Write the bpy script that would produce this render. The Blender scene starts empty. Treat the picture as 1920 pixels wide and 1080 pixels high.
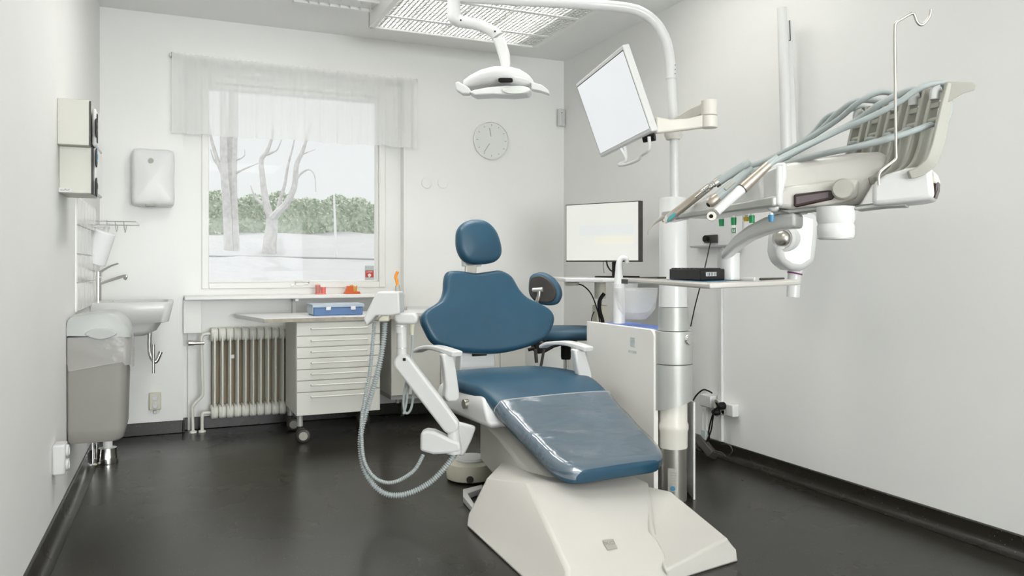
import bpy, bmesh, math, random
from mathutils import Vector as V, Matrix
random.seed(7)
scene = bpy.context.scene
COL = scene.collection
PI = math.pi
# ------------------------------------------------------------------ camera
F = 1490.0; HZ = 500.0; CH = 1.08            # focal length in px of a 1920 frame, horizon row, eye height
YAW = math.atan(660/F)                        # camera looks to the right of the room axis
cam = bpy.data.objects.new('camera', bpy.data.cameras.new('camera')); COL.objects.link(cam)
cam.location = (0, 0, CH); cam.rotation_euler = (PI/2, 0, -YAW)
cam.data.sensor_width = 36; cam.data.lens = F/1920*36
cam.data.shift_y = -(540-HZ)/1920; cam.data.clip_start = .05; cam.data.clip_end = 300
scene.camera = cam
cR = V((math.cos(YAW), -math.sin(YAW), 0)); cF = V((math.sin(YAW), math.cos(YAW), 0)); C0 = V((0, 0, CH))
# ------------------------------------------------------------------ colour management, world
vs = scene.view_settings
vs.view_transform = 'Standard'; vs.look = 'None'; vs.gamma = 1; vs.use_curve_mapping = False; vs.exposure = 0.90
w = bpy.data.worlds.new('world'); scene.world = w; w.use_nodes = True
nt = w.node_tree; nt.nodes.clear()
tc = nt.nodes.new('ShaderNodeTexCoord'); sp = nt.nodes.new('ShaderNodeSeparateXYZ'); rp = nt.nodes.new('ShaderNodeValToRGB')
bg = nt.nodes.new('ShaderNodeBackground'); wo = nt.nodes.new('ShaderNodeOutputWorld')
nt.links.new(tc.outputs['Generated'], sp.inputs[0]); nt.links.new(sp.outputs['Z'], rp.inputs[0]); nt.links.new(rp.outputs[0], bg.inputs[0]); nt.links.new(bg.outputs[0], wo.inputs[0])
rp.color_ramp.elements[0].position = .0; rp.color_ramp.elements[0].color = (.44, .46, .46, 1)      # overcast sky, brighter overhead
rp.color_ramp.elements[1].position = .7; rp.color_ramp.elements[1].color = (1, 1, 1, 1)
e = rp.color_ramp.elements.new(.22); e.color = (.46, .475, .475, 1)
bg.inputs[1].default_value = 1.02
def area(name, loc, sx, sy, power, col, rot=(0, 0, 0)):
    l = bpy.data.lights.new(name, 'AREA'); l.shape = 'RECTANGLE'; l.size = sx; l.size_y = sy; l.energy = power; l.color = col
    o = bpy.data.objects.new(name, l); COL.objects.link(o); o.location = loc; o.rotation_euler = rot; return o
# unseen fill lights added to brighten the room, along the ceiling and rear wall
area('ceiling_fill_light', (1.0, 1.6, 2.69), 1.2, .6, 7, (1, .985, .95))
area('ceiling_fill_light', (.6, 3.7, 2.69), .3, 1.2, 10, (1, .99, .97))
area('ceiling_fill_light', (2.3, 3.3, 2.69), .3, 1.2, 8, (1, .985, .95))
area('ceiling_fill_light', (1.2, -2.2, 2.69), 1.2, 1.2, 30, (1, .985, .95))
area('rear_fill_light', (1.2, -5.4, 1.5), 3.0, 2.1, 200, (.94, .975, 1), (PI/2+.18, 0, 0))  # added cool fill behind the camera; no window is built there
ll = area('louvre_lamp_light', (1.75, 4.0, 2.655), .95, 2.0, 25, (1, .985, .95)); ll.data.spread = math.radians(90)
pl = area('window_daylight_portal', (1.35, 5.80, 1.6), 1.5, 1.6, 1, (1, 1, 1), (-PI/2, 0, 0))
pl.data.cycles.is_portal = True
# ------------------------------------------------------------------ geometry of sight lines
def at(px, py, Z): return C0 + cR*((px-960)/F*Z) + cF*Z + V((0, 0, (HZ-py)/F*Z))
def ray(px, py): return (cR*((px-960)/F) + cF + V((0, 0, (HZ-py)/F)))
def hit(px, py, p, n):
    d = ray(px, py); return C0 + d*((V(p)-C0).dot(V(n))/d.dot(V(n)))
def atz(px, py, z): return hit(px, py, (0, 0, z), (0, 0, 1))
YB = 5.60
def onback(px, py, off=0): return hit(px, py, (0, YB-off, 0), (0, 1, 0))
XR = (C0 + cR*(97/F*6.31) + cF*6.31).x
def onright(px, py, off=0): return hit(px, py, (XR-off, 0, 0), (1, 0, 0))
XL0 = (C0 + cR*(-773/F*4.98) + cF*4.98).x
LN = V((math.cos(math.radians(1.3)), -math.sin(math.radians(1.3)), 0))     # left wall normal, into the room
LD = V((math.sin(math.radians(1.3)), math.cos(math.radians(1.3)), 0))      # along the left wall, away from camera
LP = V((XL0, YB, 0))
def onleft(px, py, off=0): return hit(px, py, LP+LN*off, LN)
def vpl(pa, Za, pb, Zb):
    a = at(pa, 500, Za); b = at(pb, 500, Zb); t = (b-a).normalized(); n = V((-t.y, t.x, 0))
    if n.dot(cF) < 0: n = -n
    return a, n, t
# ------------------------------------------------------------------ materials
MT = {}
def mat(name, col, rough=.5, metal=0, spec=.5, coat=0, alpha=None, trans=0, emit=None, estr=1, noise=None, bump=None, ior=1.45):
    m = bpy.data.materials.new(name); m.use_nodes = True; n = m.node_tree; b = n.nodes['Principled BSDF']
    b.inputs['Base Color'].default_value = (*col, 1); b.inputs['Roughness'].default_value = rough; b.inputs['Metallic'].default_value = metal
    b.inputs['Specular IOR Level'].default_value = spec; b.inputs['Coat Weight'].default_value = coat; b.inputs['IOR'].default_value = ior
    b.inputs['Coat Roughness'].default_value = .25 if 'vinyl' in name else .08
    if trans: b.inputs['Transmission Weight'].default_value = trans
    if alpha is not None: b.inputs['Alpha'].default_value = alpha
    if emit: b.inputs['Emission Color'].default_value = (*emit, 1); b.inputs['Emission Strength'].default_value = estr
    if noise or bump:
        t = n.nodes.new('ShaderNodeTexCoord')
    if noise:      # (scale, amount)
        x = n.nodes.new('ShaderNodeTexNoise'); x.inputs['Scale'].default_value = noise[0]; x.inputs['Detail'].default_value = 4
        n.links.new(t.outputs['Object'], x.inputs['Vector'])
        r = n.nodes.new('ShaderNodeValToRGB'); a = noise[1]
        r.color_ramp.elements[0].position = .3; r.color_ramp.elements[1].position = .7
        r.color_ramp.elements[0].color = (*[c*(1-a) for c in col], 1); r.color_ramp.elements[1].color = (*[min(1, c*(1+a)) for c in col], 1)
        n.links.new(x.outputs['Fac'], r.inputs[0]); n.links.new(r.outputs[0], b.inputs['Base Color'])
    if bump:       # (scale, strength, distance)
        x = n.nodes.new('ShaderNodeTexNoise'); x.inputs['Scale'].default_value = bump[0]; x.inputs['Detail'].default_value = 3
        n.links.new(t.outputs['Object'], x.inputs['Vector'])
        u = n.nodes.new('ShaderNodeBump'); u.inputs['Strength'].default_value = bump[1]; u.inputs['Distance'].default_value = bump[2]
        n.links.new(x.outputs['Fac'], u.inputs['Height']); n.links.new(u.outputs[0], b.inputs['Normal'])
    MT[name] = m; return m
mat('wall', (.82, .82, .795), .6, noise=(2.5, .012), bump=(60, .12, .002))
mat('wall_gloss', (.82, .82, .79), .32, noise=(2.5, .012), bump=(40, .1, .002))
mat('ceiling', (.90, .90, .88), .8, bump=(80, .1, .002))
mat('white_paint', (.82, .815, .78), .32, noise=(8, .01))
mat('cabinet', (.74, .735, .675), .4, noise=(6, .01))
mat('side_panel', (.80, .78, .73), .35, noise=(8, .01))
mat('plastic', (.66, .66, .645), .3, coat=.15, noise=(8, .008))
mat('plastic_warm', (.60, .58, .535), .3, coat=.2, noise=(8, .01))
mat('plastic_beige', (.66, .64, .52), .4, noise=(8, .01))
mat('unit_cream', (.72, .69, .62), .35, noise=(8, .01))
mat('putty', (.40, .395, .345), .45, noise=(8, .01))
mat('bin_grey', (.29, .277, .25), .5, noise=(10, .02), bump=(250, .1, .001))
mat('bin_lid', (.46, .48, .455), .38, noise=(10, .01))
mat('dispenser', (.55, .545, .49), .4, metal=.25, noise=(10, .01))
mat('hose', (.37, .41, .405), .42, noise=(20, .02))
mat('hose_dark', (.36, .40, .40), .45, noise=(20, .02))
mat('black', (.010, .009, .008), .5, spec=.2, noise=(20, .1))
mat('charcoal', (.05, .045, .04), .45, noise=(30, .1))
mat('chrome', (.75, .74, .72), .12, metal=1)
mat('steel', (.52, .50, .45), .32, metal=1, noise=(40, .03))
mat('silver', (.47, .48, .45), .45, metal=.4, noise=(5, .02), bump=(300, .08, .001))
mat('silver_dark', (.30, .29, .26), .35, metal=.7, noise=(5, .02))
mat('handle_brown', (.42, .37, .31), .35, metal=.6, noise=(30, .03))
mat('teal', (.08, .36, .38), .4)
mat('green', (.01, .26, .08), .4)
mat('blue_cap', (.06, .23, .38), .4)
mat('yellow', (.75, .50, .03), .4)
mat('red', (.55, .06, .05), .5)
mat('orange', (.85, .28, .01), .4)
mat('orange_clear', (.90, .16, .03), .3, trans=.35)
mat('pink_clear', (.90, .42, .38), .2, trans=.6)
mat('coral', (.85, .20, .17), .4)
mat('wood_edge', (.42, .38, .31), .5, noise=(30, .12))
mat('purple', (.20, .03, .14), .5)
mat('dark_brown', (.035, .02, .018), .25)
mat('cup_white', (.75, .75, .74), .3)
mat('tile', (.70, .70, .66), .12, noise=(3, .03))
mat('grout', (.88, .88, .85), .8)
mat('rad', (.76, .755, .68), .35)
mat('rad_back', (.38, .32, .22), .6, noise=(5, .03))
mat('blue_box', (.10, .19, .38), .45)
mat('clear_lid', (.55, .66, .76), .25, trans=.3)
mat('blue_film', (.20, .33, .85), .3, trans=.3)
mat('display', (.10, .07, .08), .15, coat=1)
mat('screen_white', (.3, .3, .3), .1, emit=(.83, .86, .89), estr=.37)
mat('screen_pale', (.3, .3, .3), .12, emit=(.80, .81, .74), estr=.35)
mat('screen_yellow', (.3, .3, .3), .12, emit=(.84, .82, .66), estr=.36)
mat('screen_blue', (.3, .3, .3), .12, emit=(.72, .78, .76), estr=.35)
mat('louver', (.90, .90, .87), .3)
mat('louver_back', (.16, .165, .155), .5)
mat('snow', (.44, .45, .45), .8, noise=(1.2, .03), bump=(1.3, .5, .15))
mat('snow_track', (.36, .37, .36), .8)
mat('bark', (.60, .59, .575), .9, noise=(9, .12), bump=(15, .5, .03))
mat('fence_rail', (.75, .76, .76), .7)
mat('paper', (.92, .925, .925), .9)
mat('sticker_grey', (.50, .56, .55), .6)
mat('print', (.30, .30, .29), .6)
mat('clock_face', (.74, .76, .72), .4)
mat('vinyl', (.015, .066, .112), .42, coat=.15, noise=(14, .06), bump=(700, .25, .0006))
mat('vinyl_stool', (.030, .082, .128), .5, noise=(14, .06), bump=(600, .25, .0006))
# speckled black floor
def floor_mat():
    m = bpy.data.materials.new('floor_vinyl'); m.use_nodes = True; n = m.node_tree; b = n.nodes['Principled BSDF']
    t = n.nodes.new('ShaderNodeTexCoord'); v = n.nodes.new('ShaderNodeTexVoronoi'); v.inputs['Scale'].default_value = 75
    n.links.new(t.outputs['Object'], v.inputs['Vector'])
    r = n.nodes.new('ShaderNodeValToRGB'); r.color_ramp.elements[0].position = .09; r.color_ramp.elements[1].position = .15
    r.color_ramp.elements[0].color = (.17, .16, .13, 1); r.color_ramp.elements[1].color = (.016, .0145, .0095, 1)
    n.links.new(v.outputs['Distance'], r.inputs[0])
    v2 = n.nodes.new('ShaderNodeTexNoise'); v2.inputs['Scale'].default_value = 9; v2.inputs['Detail'].default_value = 5
    n.links.new(t.outputs['Object'], v2.inputs['Vector'])
    r2 = n.nodes.new('ShaderNodeValToRGB'); r2.color_ramp.elements[0].position = .5; r2.color_ramp.elements[1].position = .62
    r2.color_ramp.elements[0].color = (.016, .0145, .0095, 1); r2.color_ramp.elements[1].color = (1, 1, 1, 1)
    n.links.new(v2.outputs['Fac'], r2.inputs[0])
    mx = n.nodes.new('ShaderNodeMix'); mx.data_type = 'RGBA'; mx.blend_type = 'DARKEN'; mx.inputs[0].default_value = 1
    n.links.new(r.outputs[0], mx.inputs[6]); n.links.new(r2.outputs[0], mx.inputs[7]); n.links.new(mx.outputs[2], b.inputs['Base Color'])
    v3 = n.nodes.new('ShaderNodeTexNoise'); v3.inputs['Scale'].default_value = 2.2; v3.inputs['Detail'].default_value = 6
    n.links.new(t.outputs['Object'], v3.inputs['Vector'])
    mr = n.nodes.new('ShaderNodeMapRange'); mr.inputs[3].default_value = .20; mr.inputs[4].default_value = .36
    n.links.new(v3.outputs['Fac'], mr.inputs[0]); n.links.new(mr.outputs[0], b.inputs['Roughness'])
    bp = n.nodes.new('ShaderNodeBump'); bp.inputs['Strength'].default_value = .04; bp.inputs['Distance'].default_value = .002
    n.links.new(v3.outputs['Fac'], bp.inputs['Height']); n.links.new(bp.outputs[0], b.inputs['Normal'])
    b.inputs['Specular IOR Level'].default_value = .42
    MT['floor'] = m
floor_mat()
def sheer(name, col, tr, nscale=0):
    m = bpy.data.materials.new(name); m.use_nodes = True; n = m.node_tree; n.nodes.clear()
    o = n.nodes.new('ShaderNodeOutputMaterial'); d = n.nodes.new('ShaderNodeBsdfDiffuse'); t = n.nodes.new('ShaderNodeBsdfTranslucent'); x = n.nodes.new('ShaderNodeBsdfTransparent')
    d.inputs[0].default_value = (*col, 1); t.inputs[0].default_value = (*col, 1)
    a = n.nodes.new('ShaderNodeMixShader'); a.inputs[0].default_value = .5; b = n.nodes.new('ShaderNodeMixShader'); b.inputs[0].default_value = tr
    n.links.new(d.outputs[0], a.inputs[1]); n.links.new(t.outputs[0], a.inputs[2]); n.links.new(a.outputs[0], b.inputs[1]); n.links.new(x.outputs[0], b.inputs[2]); n.links.new(b.outputs[0], o.inputs[0])
    MT[name] = m
sheer('curtain', (.97, .97, .96), .42)
def clear(name, col, rough, refl, tr, bump=None):      # thin clear film: mostly transparent with a glossy skin
    m = bpy.data.materials.new(name); m.use_nodes = True; n = m.node_tree; n.nodes.clear()
    o = n.nodes.new('ShaderNodeOutputMaterial'); g = n.nodes.new('ShaderNodeBsdfGlossy'); g.inputs['Roughness'].default_value = rough
    x = n.nodes.new('ShaderNodeBsdfTransparent'); d = n.nodes.new('ShaderNodeBsdfDiffuse'); d.inputs[0].default_value = (*col, 1)
    f0 = ((refl-1)/(refl+1))**2; lw_ = n.nodes.new('ShaderNodeLayerWeight'); lw_.inputs[0].default_value = .5
    pw = n.nodes.new('ShaderNodeMath'); pw.operation = 'POWER'; pw.inputs[1].default_value = 4; n.links.new(lw_.outputs['Facing'], pw.inputs[0])
    fr = n.nodes.new('ShaderNodeMapRange'); fr.inputs[3].default_value = f0; fr.inputs[4].default_value = min(.9, f0*8+.1); n.links.new(pw.outputs[0], fr.inputs[0])
    a = n.nodes.new('ShaderNodeMixShader'); a.inputs[0].default_value = tr; b = n.nodes.new('ShaderNodeMixShader')
    n.links.new(d.outputs[0], a.inputs[1]); n.links.new(x.outputs[0], a.inputs[2]); n.links.new(fr.outputs[0], b.inputs[0]); n.links.new(a.outputs[0], b.inputs[1]); n.links.new(g.outputs[0], b.inputs[2]); n.links.new(b.outputs[0], o.inputs[0])
    if bump:
        t = n.nodes.new('ShaderNodeTexCoord'); mp = n.nodes.new('ShaderNodeMapping'); mp.inputs['Scale'].default_value = bump[3]
        q = n.nodes.new('ShaderNodeTexNoise'); q.inputs['Scale'].default_value = bump[0]; q.inputs['Detail'].default_value = 3
        u = n.nodes.new('ShaderNodeBump'); u.inputs['Strength'].default_value = bump[1]; u.inputs['Distance'].default_value = bump[2]
        n.links.new(t.outputs['Object'], mp.inputs[0]); n.links.new(mp.outputs[0], q.inputs['Vector']); n.links.new(q.outputs['Fac'], u.inputs['Height'])
        n.links.new(u.outputs[0], g.inputs['Normal']); n.links.new(u.outputs[0], lw_.inputs['Normal'])
    MT[name] = m
clear('film', (.75, .8, .84), .14, 2.1, .93, (3.0, .8, .04, (.8, 2.2, 1)))
clear('bag', (.72, .71, .68), .25, 1.4, .62, (14, .8, .02, (1, 1, 1)))
clear('glass', (.9, .95, .95), .02, 1.12, .97)
clear('bowl_clear', (.90, .91, .90), .12, 1.2, .78)
clear('handle_clear', (.45, .42, .44), .05, 1.5, .45)
def leaf_mat():
    m = mat('hedge', (.20, .28, .15), .9)
    n = m.node_tree; b = n.nodes['Principled BSDF']; t = n.nodes.new('ShaderNodeTexCoord'); x = n.nodes.new('ShaderNodeTexNoise'); x.inputs['Scale'].default_value = 6; x.inputs['Detail'].default_value = 8
    r = n.nodes.new('ShaderNodeValToRGB'); r.color_ramp.elements[0].position = .38; r.color_ramp.elements[1].position = .62
    r.color_ramp.elements[0].color = (.36, .44, .33, 1); r.color_ramp.elements[1].color = (.60, .64, .53, 1)
    n.links.new(t.outputs['Object'], x.inputs['Vector']); n.links.new(x.outputs['Fac'], r.inputs[0]); n.links.new(r.outputs[0], b.inputs['Base Color'])
leaf_mat()
# ------------------------------------------------------------------ mesh builder
def catmull(p, n=6, closed=False):
    out = []; N = len(p)
    for i in range(N if closed else N-1):
        a = p[(i-1) % N] if (closed or i > 0) else p[0]; b = p[i]; c = p[(i+1) % N]; d = p[(i+2) % N] if (closed or i+2 < N) else p[-1]
        for k in range(n):
            t = k/n
            out.append(.5*((2*b)+(c-a)*t+(2*a-5*b+4*c-d)*t*t+(3*b-3*c+d-a)*t**3))
    if not closed: out.append(p[-1].copy())
    return out
class MB:
    def __init__(s, M=None): s.v = []; s.f = []; s.M = M
    def add(s, vs, fs):
        o = len(s.v); s.v += [(s.M @ V(q)) if s.M else V(q) for q in vs]; s.f += [[o+i for i in f] for f in fs]; return s
    def box(s, c, d, R=None):
        vs = []
        for x in (-1, 1):
            for y in (-1, 1):
                for z in (-1, 1):
                    q = V((x*d[0]/2, y*d[1]/2, z*d[2]/2))
                    if R: q = R @ q
                    vs.append(V(c)+q)
        return s.add(vs, [(0, 1, 3, 2), (4, 6, 7, 5), (0, 4, 5, 1), (2, 3, 7, 6), (0, 2, 6, 4), (1, 5, 7, 3)])
    def bb(s, a, b): return s.box([(a[i]+b[i])/2 for i in range(3)], [abs(b[i]-a[i]) for i in range(3)])
    def loft(s, rings, cap=True):
        n = len(rings[0]); vs = [q for r in rings for q in r]; fs = []
        for i in range(len(rings)-1):
            for j in range(n): fs.append((i*n+j, i*n+(j+1) % n, (i+1)*n+(j+1) % n, (i+1)*n+j))
        if cap: fs.append(tuple(range(n))[::-1]); fs.append(tuple((len(rings)-1)*n+j for j in range(n)))
        return s.add(vs, fs)
    def tube(s, pts, r, n=12, sm=6, cap=True, flat=1.0):
        pts = [V(p) for p in pts]
        k = len(pts)
        if sm and k > 2:
            rr = r if isinstance(r, (list, tuple)) else None
            if rr: r2 = catmull([V((x, 0, 0)) for x in rr], sm); r = [q.x for q in r2]
            pts = catmull(pts, sm)
        if not isinstance(r, (list, tuple)): r = [r]*len(pts)
        t = (pts[1]-pts[0]).normalized(); u = t.orthogonal().normalized(); rings = []
        for i, p in enumerate(pts):
            t2 = (pts[min(i+1, len(pts)-1)]-pts[max(i-1, 0)]).normalized()
            u = (u-t2*u.dot(t2)).normalized(); v = t2.cross(u)
            rings.append([p+(u*math.cos(a*2*PI/n)+v*math.sin(a*2*PI/n)*flat)*r[i] for a in range(n)])
        return s.loft(rings, cap)
    def ribbed(s, pts, r, pitch, amp, n=12):
        pts = catmull([V(p) for p in pts], 24); L = 0; P = []; last = 0; acc = [0]
        for i in range(1, len(pts)): acc.append(acc[-1]+(pts[i]-pts[i-1]).length)
        m = int(acc[-1]/pitch)*4; j = 0; R = []
        for k in range(m+1):
            d = acc[-1]*k/m
            while j < len(acc)-2 and acc[j+1] < d: j += 1
            f = (d-acc[j])/max(1e-9, acc[j+1]-acc[j]); P.append(pts[j].lerp(pts[j+1], min(1, f))); R.append(r+(amp if k % 4 in (1, 2) else -amp))
        return s.tube(P, R, n, sm=0)
    def cyl(s, a, b, r, r2=None, n=24): return s.tube([a, b], [r, r if r2 is None else r2], n, sm=0)
    def lathe(s, c, prof, axis=(0, 0, 1), n=32):
        c = V(c); ax = V(axis).normalized(); u = ax.orthogonal().normalized(); v = ax.cross(u)
        return s.loft([[c+ax*z+(u*math.cos(a*2*PI/n)+v*math.sin(a*2*PI/n))*max(r, 1e-4) for a in range(n)] for r, z in prof], True)
    def prism(s, pts, vec):
        a = [V(p) for p in pts]; b = [p+V(vec) for p in a]; return s.loft([a, b])
    def slab(s, poly, plane, th, z0=0):   # outline seen on an upright plane, given a real thickness away from the viewer
        p, n = plane[0], plane[1]
        a = [hit(x, y, p+n*z0, n) for x, y in poly]; return s.prism(a, n*th)
    def strip(s, pts, side, w, th, sm=6):   # bent flat bar: w along side, th across
        pts = [V(p) for p in pts]; pts = catmull(pts, sm) if sm else pts; side = V(side).normalized(); rings = []
        for i, p in enumerate(pts):
            t = (pts[min(i+1, len(pts)-1)]-pts[max(i-1, 0)]).normalized(); q = t.cross(side).normalized()
            W = w if not callable(w) else w(i/(len(pts)-1)); T = th if not callable(th) else th(i/(len(pts)-1))
            rings.append([p+side*W/2+q*T/2, p-side*W/2+q*T/2, p-side*W/2-q*T/2, p+side*W/2-q*T/2])
        return s.loft(rings)
    def pillow(s, outline, h, r, fn, crown=0, sm=5, back=True):
        o = catmull([V((x, y, 0)) for x, y in outline], sm, True) if sm else [V((x, y, 0)) for x, y in outline]
        c = sum(o, V((0, 0, 0)))/len(o); rings = []
        def ring(inset, wv, sc=1): return [(c+(p-c)*max(.02, (1-inset/(p-c).length))*sc, wv) for p in o]
        seq = []
        for sg in (-1, 1):
            st = []
            for k in range(6):
                a = k/5*PI/2; st.append((r*(1-math.cos(a)), sg*(h-r+r*math.sin(a)), 1))
            for sc in (.85, .6, .35, .03): st.append((r, sg*(h+(crown*(1-sc**2) if sg > 0 else 0)), sc))
            seq += (st[::-1] if sg < 0 else st)
        for ins, wv, sc in seq:
            rings.append([V(fn(q.x, q.y, z)) for q, z in ring(ins, wv, sc)])
        return s.loft(rings)
    def build(s, name, m,  parent=None, bevel=0, seg=2, sub=0, ang=40, flat=False, recalc=True, solid=0):
        me = bpy.data.meshes.new(name)
        if parent is None:
            lo = V([min(q[i] for q in s.v) for i in range(3)]); hi = V([max(q[i] for q in s.v) for i in range(3)])
            org = V(((lo.x+hi.x)/2, (lo.y+hi.y)/2, lo.z))
        else: org = parent['_o']; org = V(org)
        me.from_pydata([q-org for q in s.v], [], s.f); me.update()
        if recalc:
            b = bmesh.new(); b.from_mesh(me); bmesh.ops.recalc_face_normals(b, faces=b.faces); b.to_mesh(me); b.free()
        if not flat:
            me.shade_smooth(); me.set_sharp_from_angle(angle=math.radians(ang))
        o = bpy.data.objects.new(name, me); COL.objects.link(o); me.materials.append(MT[m])
        o['_o'] = list(org)
        if parent is None: o.location = org
        else: o.parent = parent
        if solid: q = o.modifiers.new('t', 'SOLIDIFY'); q.thickness = solid; q.offset = 0
        if bevel:
            q = o.modifiers.new('b', 'BEVEL'); q.width = bevel; q.segments = seg; q.limit_method = 'ANGLE'; q.angle_limit = math.radians(35); q.harden_normals = False
        if sub: q = o.modifiers.new('s', 'SUBSURF'); q.levels = sub; q.render_levels = sub
        return o
def tag(o, label, cat=None, group=None, kind=None):
    o['label'] = label
    if cat: o['category'] = cat
    if group: o['group'] = group
    if kind: o['kind'] = kind
    return o
def thing(name, loc, label, cat, group=None):
    o = bpy.data.objects.new(name, None); COL.objects.link(o); o.location = loc; o.empty_display_size = .05; o['_o'] = list(V(loc)); return tag(o, label, cat, group)
def struct(o): o['kind'] = 'structure'; return o
def plabel(o, l): o['label'] = l; return o
def text(name, s, loc, size, m, parent, R, depth=.0008):
    cu = bpy.data.curves.new(name, 'FONT'); cu.body = s; cu.size = size; cu.extrude = depth; cu.align_x = 'CENTER'; cu.align_y = 'CENTER'
    t = bpy.data.objects.new(name, cu); COL.objects.link(t); dg = bpy.context.evaluated_depsgraph_get()
    me = bpy.data.meshes.new_from_object(t.evaluated_get(dg)); bpy.data.objects.remove(t)
    X = Matrix.Translation(V(loc)-V(parent['_o'])) @ R.to_4x4(); me.transform(X)
    me.materials.clear(); me.materials.append(MT[m]); o = bpy.data.objects.new(name, me); COL.objects.link(o); o.parent = parent; o['_o'] = parent['_o']; return o
def face_rot(normal):      # rotation taking text plane (x right, y up, z out) to an upright surface with this outward normal
    n = V(normal).normalized(); x = V((0, 0, 1)).cross(n).normalized(); y = n.cross(x); return Matrix((x, y, n)).transposed()

# =================================================================== ROOM
ZC = 2.71; YN = -5.5; XLN = XL0 - (YB-YN)*math.tan(math.radians(1.3))
NICHE = .08
wl = onback(343, 400).x; wr = onback(757, 400).x                     # window recess edges
fl = hit(378, 400, (0, YB+NICHE, 0), (0, 1, 0)).x; fr_ = hit(722, 400, (0, YB+NICHE, 0), (0, 1, 0)).x
ft = 2.36; fb = hit(550, 540, (0, YB+NICHE, 0), (0, 1, 0)).z
m = MB(); m.bb((XLN-.3, YN-.2, -.1), (XR+.3, YB+.4, 0)); struct(m.build('floor', 'floor'))
m = MB(); m.bb((XLN-.3, YN-.2, ZC), (XR+.3, YB+.4, ZC+.1)); struct(m.build('ceiling', 'ceiling'))
m = MB()
nt_ = 2.42                                                             # top of the recess
m.bb((XL0-.3, YB, 0), (wl, YB+.4, ZC)); m.bb((wr, YB, 0), (XR+.3, YB+.4, ZC)); m.bb((wl, YB, nt_), (wr, YB+.4, ZC))
m.bb((wl, YB+NICHE, 0), (wr, YB+.4, fb)); m.bb((wl, YB+NICHE, fb), (fl, YB+.4, nt_)); m.bb((fr_, YB+NICHE, fb), (wr, YB+.4, nt_)); m.bb((fl, YB+NICHE, ft), (fr_, YB+.4, nt_))
struct(m.build('wall_back', 'wall_gloss'))
m = MB(); a = LP+LD*.3; b = LP-LD*11.6; m.prism([a, b, b-LN*.1, a-LN*.1], (0, 0, ZC)); struct(m.build('wall_left', 'wall'))
m = MB(); m.bb((XR, YN-.2, 0), (XR+.1, YB+.4, ZC)); struct(m.build('wall_right', 'wall'))
m = MB(); m.bb((XLN-.3, YN-.1, 0), (XR+.3, YN, ZC)); struct(m.build('wall_front', 'wall'))
# skirting: coved black vinyl
bh = .082
m = MB(); m.bb((XL0, YB-.012, 0), (wl, YB, bh)); m.bb((wl, YB+NICHE-.012, 0), (wr, YB+NICHE, bh)); m.bb((wl-.001, YB-.012, 0), (wl+.011, YB+NICHE-.001, bh)); m.bb((wr, YB-.012, 0), (XR, YB, bh)); struct(m.build('baseboard_back', 'floor', bevel=.004))
def cove(m, base, dirv, nrm, L):
    prof = [(0, 0), (.05, 0), (.05, .003), (.03, .007), (.016, .018), (.010, .035), (.010, bh-.004), (.006, bh), (0, bh)]
    m.prism([base+nrm*u+V((0, 0, z)) for u, z in prof], dirv*L)
m = MB(); cove(m, LP-LD*11, LD, LN, 11); struct(m.build('baseboard_left', 'floor'))
m = MB(); cove(m, V((XR, YN, 0)), V((0, 1, 0)), V((-1, 0, 0)), YB-YN); struct(m.build('baseboard_right', 'floor'))
# =================================================================== WINDOW
W = thing('window_1', ((fl+fr_)/2, YB+NICHE, fb), 'white framed window', None); W['kind'] = 'structure'; del W['label']
yf = YB+NICHE
m = MB(); cw = .045
m.bb((fl, yf-.012, fb), (fl+cw, yf+.10, ft)); m.bb((fr_-cw, yf-.012, fb), (fr_, yf+.10, ft)); m.bb((fl+cw, yf-.012, ft-cw), (fr_-cw, yf+.10, ft)); m.bb((fl+cw, yf-.012, fb), (fr_-cw, yf+.10, fb+.04))
m.build('window_frame', 'white_paint', W, bevel=.004)
gl = hit(389, 400, (0, yf+.06, 0), (0, 1, 0)).x; gr = hit(703, 400, (0, yf+.06, 0), (0, 1, 0)).x; gb = hit(550, 526, (0, yf+.06, 0), (0, 1, 0)).z
m = MB(); g = gl, gr
m.bb((fl+cw, yf+.02, fb+.04), (gl, yf+.08, ft-cw)); m.bb((gr, yf+.02, fb+.04), (fr_-cw, yf+.08, ft-cw)); m.bb((gl, yf+.02, fb+.04), (gr, yf+.08, gb)); m.bb((gl, yf+.02, ft-cw-.04), (gr, yf+.08, ft-cw))
m.build('window_sash', 'white_paint', W, bevel=.005)
m = MB(); m.bb((gl-.01, yf+.05, gb-.01), (gr+.01, yf+.055, ft-cw-.03)); m.build('pane', 'glass', W)
m = MB(); c = hit(566, 530, (0, yf-.005, 0), (0, 1, 0)); m.cyl(c+V((-.05, -.02, .004)), c+V((.05, -.02, .004)), .007); m.box(c+V((0, .0, -.004)), (.09, .03, .02)); m.build('window_catch', 'steel', W, bevel=.002)
m = MB(); c = hit(548, 534, (0, yf-.005, 0), (0, 1, 0)); m.box(c, (.022, .02, .018)); m.build('latch', 'steel', W, bevel=.003)
for x0 in (717,):
    m = MB(); c = hit(x0-5, 330, (0, yf-.016, 0), (0, 1, 0)); m.cyl(c-V((0, 0, .05)), c+V((0, 0, .05)), .006); m.build('hinge', 'white_paint', W)
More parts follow.
